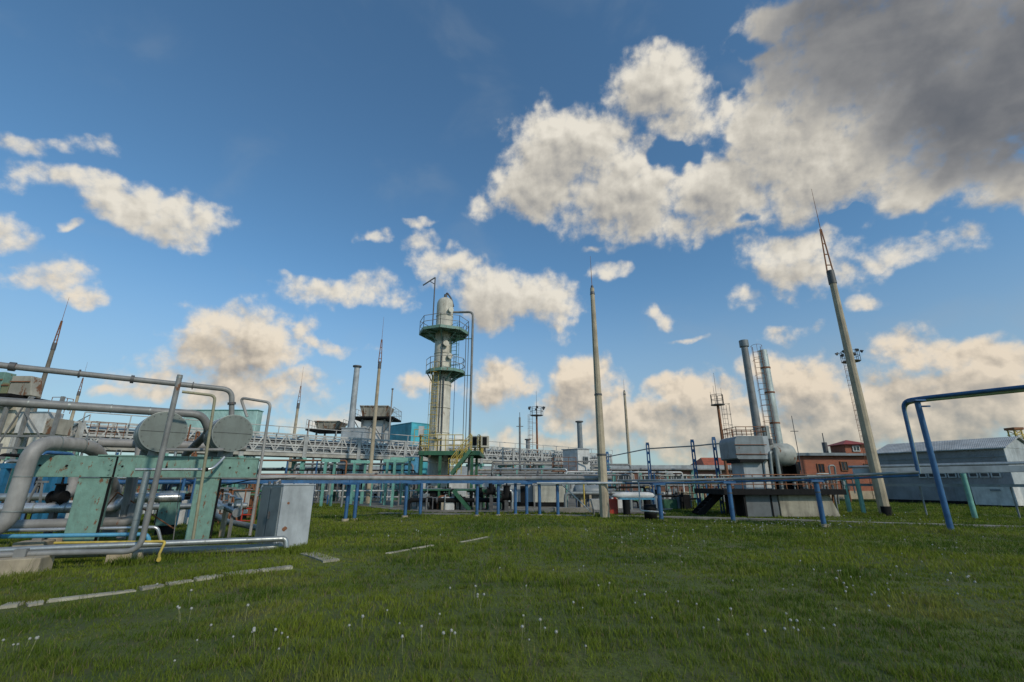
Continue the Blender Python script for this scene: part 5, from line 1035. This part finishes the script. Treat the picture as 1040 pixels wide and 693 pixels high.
for u_, z_, r_ in ((.17, 1.02, .035), (.16, .46, .06)):
    c = q+e1_*u_+V(0, 0, z_); m = MB(); rd = random.Random(int(z_*100)); ring = [c+fnl*.003+e1_*math.cos(a)*r_*rd.uniform(.7, 1.15)+V(0, 0, math.sin(a)*r_*rd.uniform(.6, 1.0)) for a in [2*math.pi*i/12 for i in range(12)]]
    m.add([c+fnl*.008]+ring, [(0, i+1, (i+1) % 12+1) for i in range(12)]); m.build('rust_spot', RUST, t)
m = MB()
for k in range(3): c = q+e2_*(.2+.25*k)+V(0, 0, hc+.06); m.cyl(c-V(0, 0, .05), c+V(0, 0, .03), .03)
m.build('lifting_eye', FLANGE, t)
MB().box(q+e2_*.42+nl*.05+V(0, 0, .75), (.03, .03, .16)).build('door_handle', FLANGE, t)
# ================================================================ SKY
def world():
    w = bpy.data.worlds.new('World'); scn.world = w; w.use_nodes = True; nt = w.node_tree; nt.nodes.clear()
    out = N(nt, 'ShaderNodeOutputWorld'); bg = N(nt, 'ShaderNodeBackground'); bg.inputs['Strength'].default_value = BGS
    nt.links.new(bg.outputs[0], out.inputs[0])
    sky = N(nt, 'ShaderNodeTexSky', sky_type='NISHITA'); sky.sun_disc = False; sky.sun_elevation = SUN_EL; sky.sun_rotation = SUN_ROT
    sky.altitude = 200; sky.air_density = 1.0; sky.dust_density = .6; sky.ozone_density = 2.2
    tc = N(nt, 'ShaderNodeTexCoord'); sep = N(nt, 'ShaderNodeSeparateXYZ'); nt.links.new(tc.outputs['Generated'], sep.inputs[0])
    def M(op, a, b=None, c=None, t=nt, cl=False):
        n = N(t, 'ShaderNodeMath', operation=op, use_clamp=cl)
        for i, v in enumerate((a, b, c)):
            if v is None: continue
            if isinstance(v, (int, float)): n.inputs[i].default_value = v
            else: t.links.new(v, n.inputs[i])
        return n.outputs[0]
    den = M('ADD', M('MAXIMUM', sep.outputs[1], -.9), 1)
    cb = N(nt, 'ShaderNodeCombineXYZ'); nt.links.new(M('DIVIDE', sep.outputs[0], den), cb.inputs[0]); nt.links.new(M('DIVIDE', sep.outputs[2], den), cb.inputs[1])
    P = cb.outputs[0]
    def pp(px, py):
        a, f, u = _r(px, py); v = Vector((a, f, u)).normalized(); return v.x/(1+v.y), v.z/(1+v.y)
    # --- cumulus banks placed by their direction in the sky: (px, py, rx, ry)
    E = [(22,138,30,13),(80,142,34,8),(52,178,50,20),(110,200,62,26),(180,223,52,26),(2,236,26,20),(62,226,14,6),(58,282,60,16),(88,303,26,7),
         (252,340,62,38),(210,365,75,26),(250,395,90,24),(322,350,45,9),(165,385,50,14),(345,300,60,17),(305,287,20,7),(384,246,11,9),(430,252,24,20),(428,222,22,6),(462,278,50,20),(518,300,66,34),(556,315,36,22),
         (490,204,20,16),(668,88,58,46),(690,125,42,20),(575,150,64,50),(548,190,50,36),(630,195,85,50),(650,225,50,24),(735,190,52,42),(742,98,24,26),(790,140,70,55),(850,175,90,52),(720,228,75,20),
         (900,50,180,100),(1000,90,200,110),(1020,185,90,34),(930,195,90,26),(790,22,46,28),(800,262,60,24),(835,280,55,20),(930,252,55,17),(885,303,26,12),(795,335,28,9),(755,302,26,8),(668,319,14,7),(696,342,26,5),(616,274,20,8),(600,254,10,5),
         (590,380,48,34),(580,412,60,24),(625,432,60,22),(500,392,42,26),(430,395,22,16),(706,405,52,30),(690,440,80,24),(820,385,62,38),(945,365,80,26),(1015,358,60,28),(880,420,140,36),(980,420,100,34),(570,450,120,14),(330,425,60,12), (140,400,60,8),(760,440,140,30),(1000,395,70,30)]
    H = [(686,158,26,22),(760,225,12,8),(705,150,22,12), (742,75,16,14),(760,50,22,14),(735,155,12,30),(850,225,25,6)]
    def ell(g, vec, lst, off=0):
        acc = None
        for (px, py, rx, ry) in lst:
            cx, cy = pp(px, py); k = 1/(2*F)*(.93+.20*abs(px-520)/520); k = (pp(px+1, py)[0]-cx, abs(pp(px, py+1)[1]-cy))
            ix, iy = 1/(rx*k[0]), 1/(ry*k[1])
            n = N(g, 'ShaderNodeVectorMath', operation='MULTIPLY_ADD'); g.links.new(vec, n.inputs[0]); n.inputs[1].default_value = (ix, iy, 0); n.inputs[2].default_value = (-cx*ix, -cy*iy, 0)
            l = N(g, 'ShaderNodeVectorMath', operation='DOT_PRODUCT'); g.links.new(n.outputs[0], l.inputs[0]); g.links.new(n.outputs[0], l.inputs[1])
            s0 = min(1, max(.40, min(rx, ry*1.5)/48)); v = M('MULTIPLY_ADD', l.outputs['Value'], -s0, s0, t=g)
            acc = v if acc is None else M('SMOOTH_MAX', acc, v, .25, t=g)
        return acc
    g = bpy.data.node_groups.new('cloud_density', 'ShaderNodeTree')
    g.interface.new_socket('Vector', in_out='INPUT', socket_type='NodeSocketVector'); g.interface.new_socket('Density', in_out='OUTPUT', socket_type='NodeSocketFloat'); g.interface.new_socket('Mask', in_out='OUTPUT', socket_type='NodeSocketFloat'); g.interface.new_socket('Fine', in_out='OUTPUT', socket_type='NodeSocketFloat')
    gi = N(g, 'NodeGroupInput'); go = N(g, 'NodeGroupOutput'); v = gi.outputs[0]
    def fbm(vec, sc, det, ro, d=0):
        n = N(g, 'ShaderNodeTexNoise', noise_dimensions='2D'); n.inputs['Scale'].default_value = sc; n.inputs['Detail'].default_value = det; n.inputs['Roughness'].default_value = ro; n.inputs['Distortion'].default_value = d; g.links.new(vec, n.inputs['Vector']); return n
    def warp(vec, sc, amt, det=3):
        n = fbm(vec, sc, det, .55); s = N(g, 'ShaderNodeVectorMath', operation='MULTIPLY_ADD'); s.inputs[1].default_value = (amt, amt, 0); g.links.new(n.outputs['Color'], s.inputs[0]); 
        o = N(g, 'ShaderNodeVectorMath', operation='ADD'); s.inputs[2].default_value = (-amt/2, -amt/2, 0); g.links.new(vec, o.inputs[0]); g.links.new(s.outputs[0], o.inputs[1]); return o.outputs[0]
    w1 = warp(v, 13, .065, 3)
    mask = ell(g, w1, E); hole = ell(g, w1, H)
    mask = M('MAXIMUM', mask, -1.2, t=g); hole = M('MAXIMUM', hole, 0, t=g)
    mask = M('MULTIPLY_ADD', hole, -1.6, mask, t=g)
    # billows: inverted cell distance at several sizes gives rounded cauliflower heads
    wv = warp(v, 40, .016, 2)
    def bil(sc):
        b = N(g, 'ShaderNodeTexVoronoi', feature='SMOOTH_F1' if sc < 30 else 'F1', voronoi_dimensions='2D'); b.inputs['Scale'].default_value = sc
        if sc < 30: b.inputs['Smoothness'].default_value = .5
        g.links.new(wv, b.inputs['Vector']); return M('SUBTRACT', .5, b.outputs['Distance'], t=g)
    f1 = M('SUBTRACT', fbm(v, 20, 7, .60, 0).outputs[0], .5, t=g)
    low = M('MULTIPLY', f1, 2.3, t=g)
    f2 = M('SUBTRACT', fbm(v, 75, 4, .62).outputs[0], .5, t=g); bb = M('ADD', M('MULTIPLY', bil(24), .50, t=g), M('MULTIPLY', bil(60), .42, t=g), t=g); bb = M('MULTIPLY_ADD', bil(125), .18, bb, t=g); bb = M('MULTIPLY_ADD', f2, 1.1, bb, t=g)
    fine = M('ADD', low, bb, t=g)
    g.links.new(M('MULTIPLY_ADD', fine, .62, mask, t=g), go.inputs[0]); big = ell(g, w1, [e for e in E if e[0] and e[2] >= 42 and e[3] >= 18]); g.links.new(M('MAXIMUM', big, -1.2, t=g), go.inputs[1]); g.links.new(M('MULTIPLY_ADD', f2, -.9, fine, t=g), go.inputs[2])
    def D(vec):
        n = N(nt, 'ShaderNodeGroup'); n.node_tree = g; nt.links.new(vec, n.inputs[0]); return n
    def off(x, y):
        n = N(nt, 'ShaderNodeVectorMath', operation='ADD'); nt.links.new(P, n.inputs[0]); n.inputs[1].default_value = (x, y, 0); return n.outputs[0]
    d0 = D(P); dS = D(off(.005, .008)); dL = D(off(.010, .026))
    def sm(x, a, b):
        n = N(nt, 'ShaderNodeMapRange', interpolation_type='SMOOTHERSTEP'); nt.links.new(x, n.inputs[0]); n.inputs[1].default_value = a; n.inputs[2].default_value = b; return n.outputs[0]
    alpha = sm(d0.outputs[0], -.22, .85)
    wmf = sm(sep.outputs[2], .05, .45)
    # illumination: thin towards the sun = bright, thick towards the sun = shaded
    grad = M('SUBTRACT', d0.outputs[2], dS.outputs[2]); thick = M('MAXIMUM', M('MULTIPLY_ADD', d0.outputs[2], .14, dL.outputs[1]), 0)
    lit = M('ADD', M('MULTIPLY', grad, M("SUBTRACT", .44, M("MULTIPLY", wmf, .16))), M('SUBTRACT', .97, M('MULTIPLY', M('POWER', M('MINIMUM', thick, 1.2), 1.2), .35)))
    wn = N(nt, 'ShaderNodeTexNoise', noise_dimensions='2D'); wn.inputs['Scale'].default_value = 8; wn.inputs['Detail'].default_value = 6; wn.inputs['Distortion'].default_value = .3
    ws = N(nt, 'ShaderNodeVectorMath', operation='MULTIPLY'); nt.links.new(P, ws.inputs[0]); ws.inputs[1].default_value = (1, 1.35, 1); nt.links.new(ws.outputs[0], wn.inputs['Vector'])
    # the thick bank at upper right hides its own sun
    gd = bpy.data.node_groups.new('bank', 'ShaderNodeTree'); gd.interface.new_socket('Vector', in_out='INPUT', socket_type='NodeSocketVector'); gd.interface.new_socket('V', in_out='OUTPUT', socket_type='NodeSocketFloat')
    a_, b_ = N(gd, 'NodeGroupInput'), N(gd, 'NodeGroupOutput')
    gd.links.new(ell(gd, a_.outputs[0], [(960,-10,225,110),(1060,85,190,95)]), b_.inputs[0])
    bn = N(nt, 'ShaderNodeGroup'); bn.node_tree = gd; nt.links.new(P, bn.inputs[0])
    bank = sm(M('MULTIPLY_ADD', d0.outputs[2], .35, bn.outputs[0]), -.75, .85)
    lb = M('MULTIPLY_ADD', M('SUBTRACT', wn.outputs[0], .5), .6, M('MULTIPLY_ADD', lit, .20, .10))
    lit = M('ADD', M('MULTIPLY', lb, bank), M('MULTIPLY', lit, M('SUBTRACT', 1, bank)), cl=True)
    r = N(nt, 'ShaderNodeValToRGB'); nt.links.new(lit, r.inputs[0]); cr = r.color_ramp; cr.elements[0].position = 0; cr.elements[1].position = 1
    K = 1/BGS
    def c(x): return tuple(q for q in x)+(1,)
    cr.elements[0].color = c((.085, .105, .135)); cr.elements[1].color = c((.86, .81, .71))
    for pos, col in ((.22, (.175, .185, .205)), (.45, (.33, .33, .33)), (.72, (.58, .55, .49))): e = cr.elements.new(pos); e.color = c(col)
    vs = N(nt, 'ShaderNodeVectorMath', operation='SCALE'); nt.links.new(r.outputs[0], vs.inputs[0]); vs.inputs['Scale'].default_value = K*CLOUD; warmc = mix(nt, wmf, (1.08, .94, .79), (1, 1, 1)); wq = mix(nt, 1.0, vs.outputs[0], warmc, 'MULTIPLY')
    # low air: clouds near the horizon fade into it
    sk = mix(nt, 1.0, sky.outputs[0], SKYTINT, 'MULTIPLY')
    hz = sm(sep.outputs[2], .02, .30); hv = M('MULTIPLY_ADD', hz, .28, .72)
    # faint high wisps
    wf = M('MULTIPLY', sm(wn.outputs[0], .52, .85), M('SUBTRACT', .55, M('MULTIPLY', hz, .40)))
    hazeC = tuple(q*K*CLOUD for q in (.37, .43, .48))+(1,)
    sk = mix(nt, wf, sk, hazeC)
    low = M('MULTIPLY', M('SUBTRACT', 1, sm(sep.outputs[2], -.02, .48)), .66)
    sk = mix(nt, low, sk, hazeC)
    fin = mix(nt, M('MULTIPLY', alpha, hv), sk, wq)
    nt.links.new(fin, bg.inputs[0])
    try: w.cycles.sampling_method = 'NONE'
    except Exception: pass
BGS = .135; CLOUD = .98; SKYTINT = (.74, 1.05, 1.12, 1)
sun_dir = Vector((.60, -.66, .60)).normalized()          # towards the sun
SUN_EL = math.asin(sun_dir.z); SUN_ROT = math.atan2(sun_dir.x, sun_dir.y)
world()
sl = bpy.data.lights.new('sun', 'SUN'); sl.energy = 2.4; sl.angle = R(2); sl.color = (1, .90, .76)
so = bpy.data.objects.new('sun', sl); COL.objects.link(so); so.rotation_euler = sun_dir.to_track_quat('Z', 'Y').to_euler(); so.location = (30, -20, 40)
vs_ = scn.view_settings; vs_.view_transform = 'Standard'; vs_.look = 'None'; vs_.exposure = -.1; vs_.gamma = 1
scn.render.engine = 'CYCLES'; cy = scn.cycles; cy.max_bounces = 4; cy.diffuse_bounces = 2; cy.glossy_bounces = 2; cy.transmission_bounces = 2; cy.transparent_max_bounces = 4; scn.render.resolution_x = 1024; scn.render.resolution_y = 682
print('objects', len(bpy.data.objects))
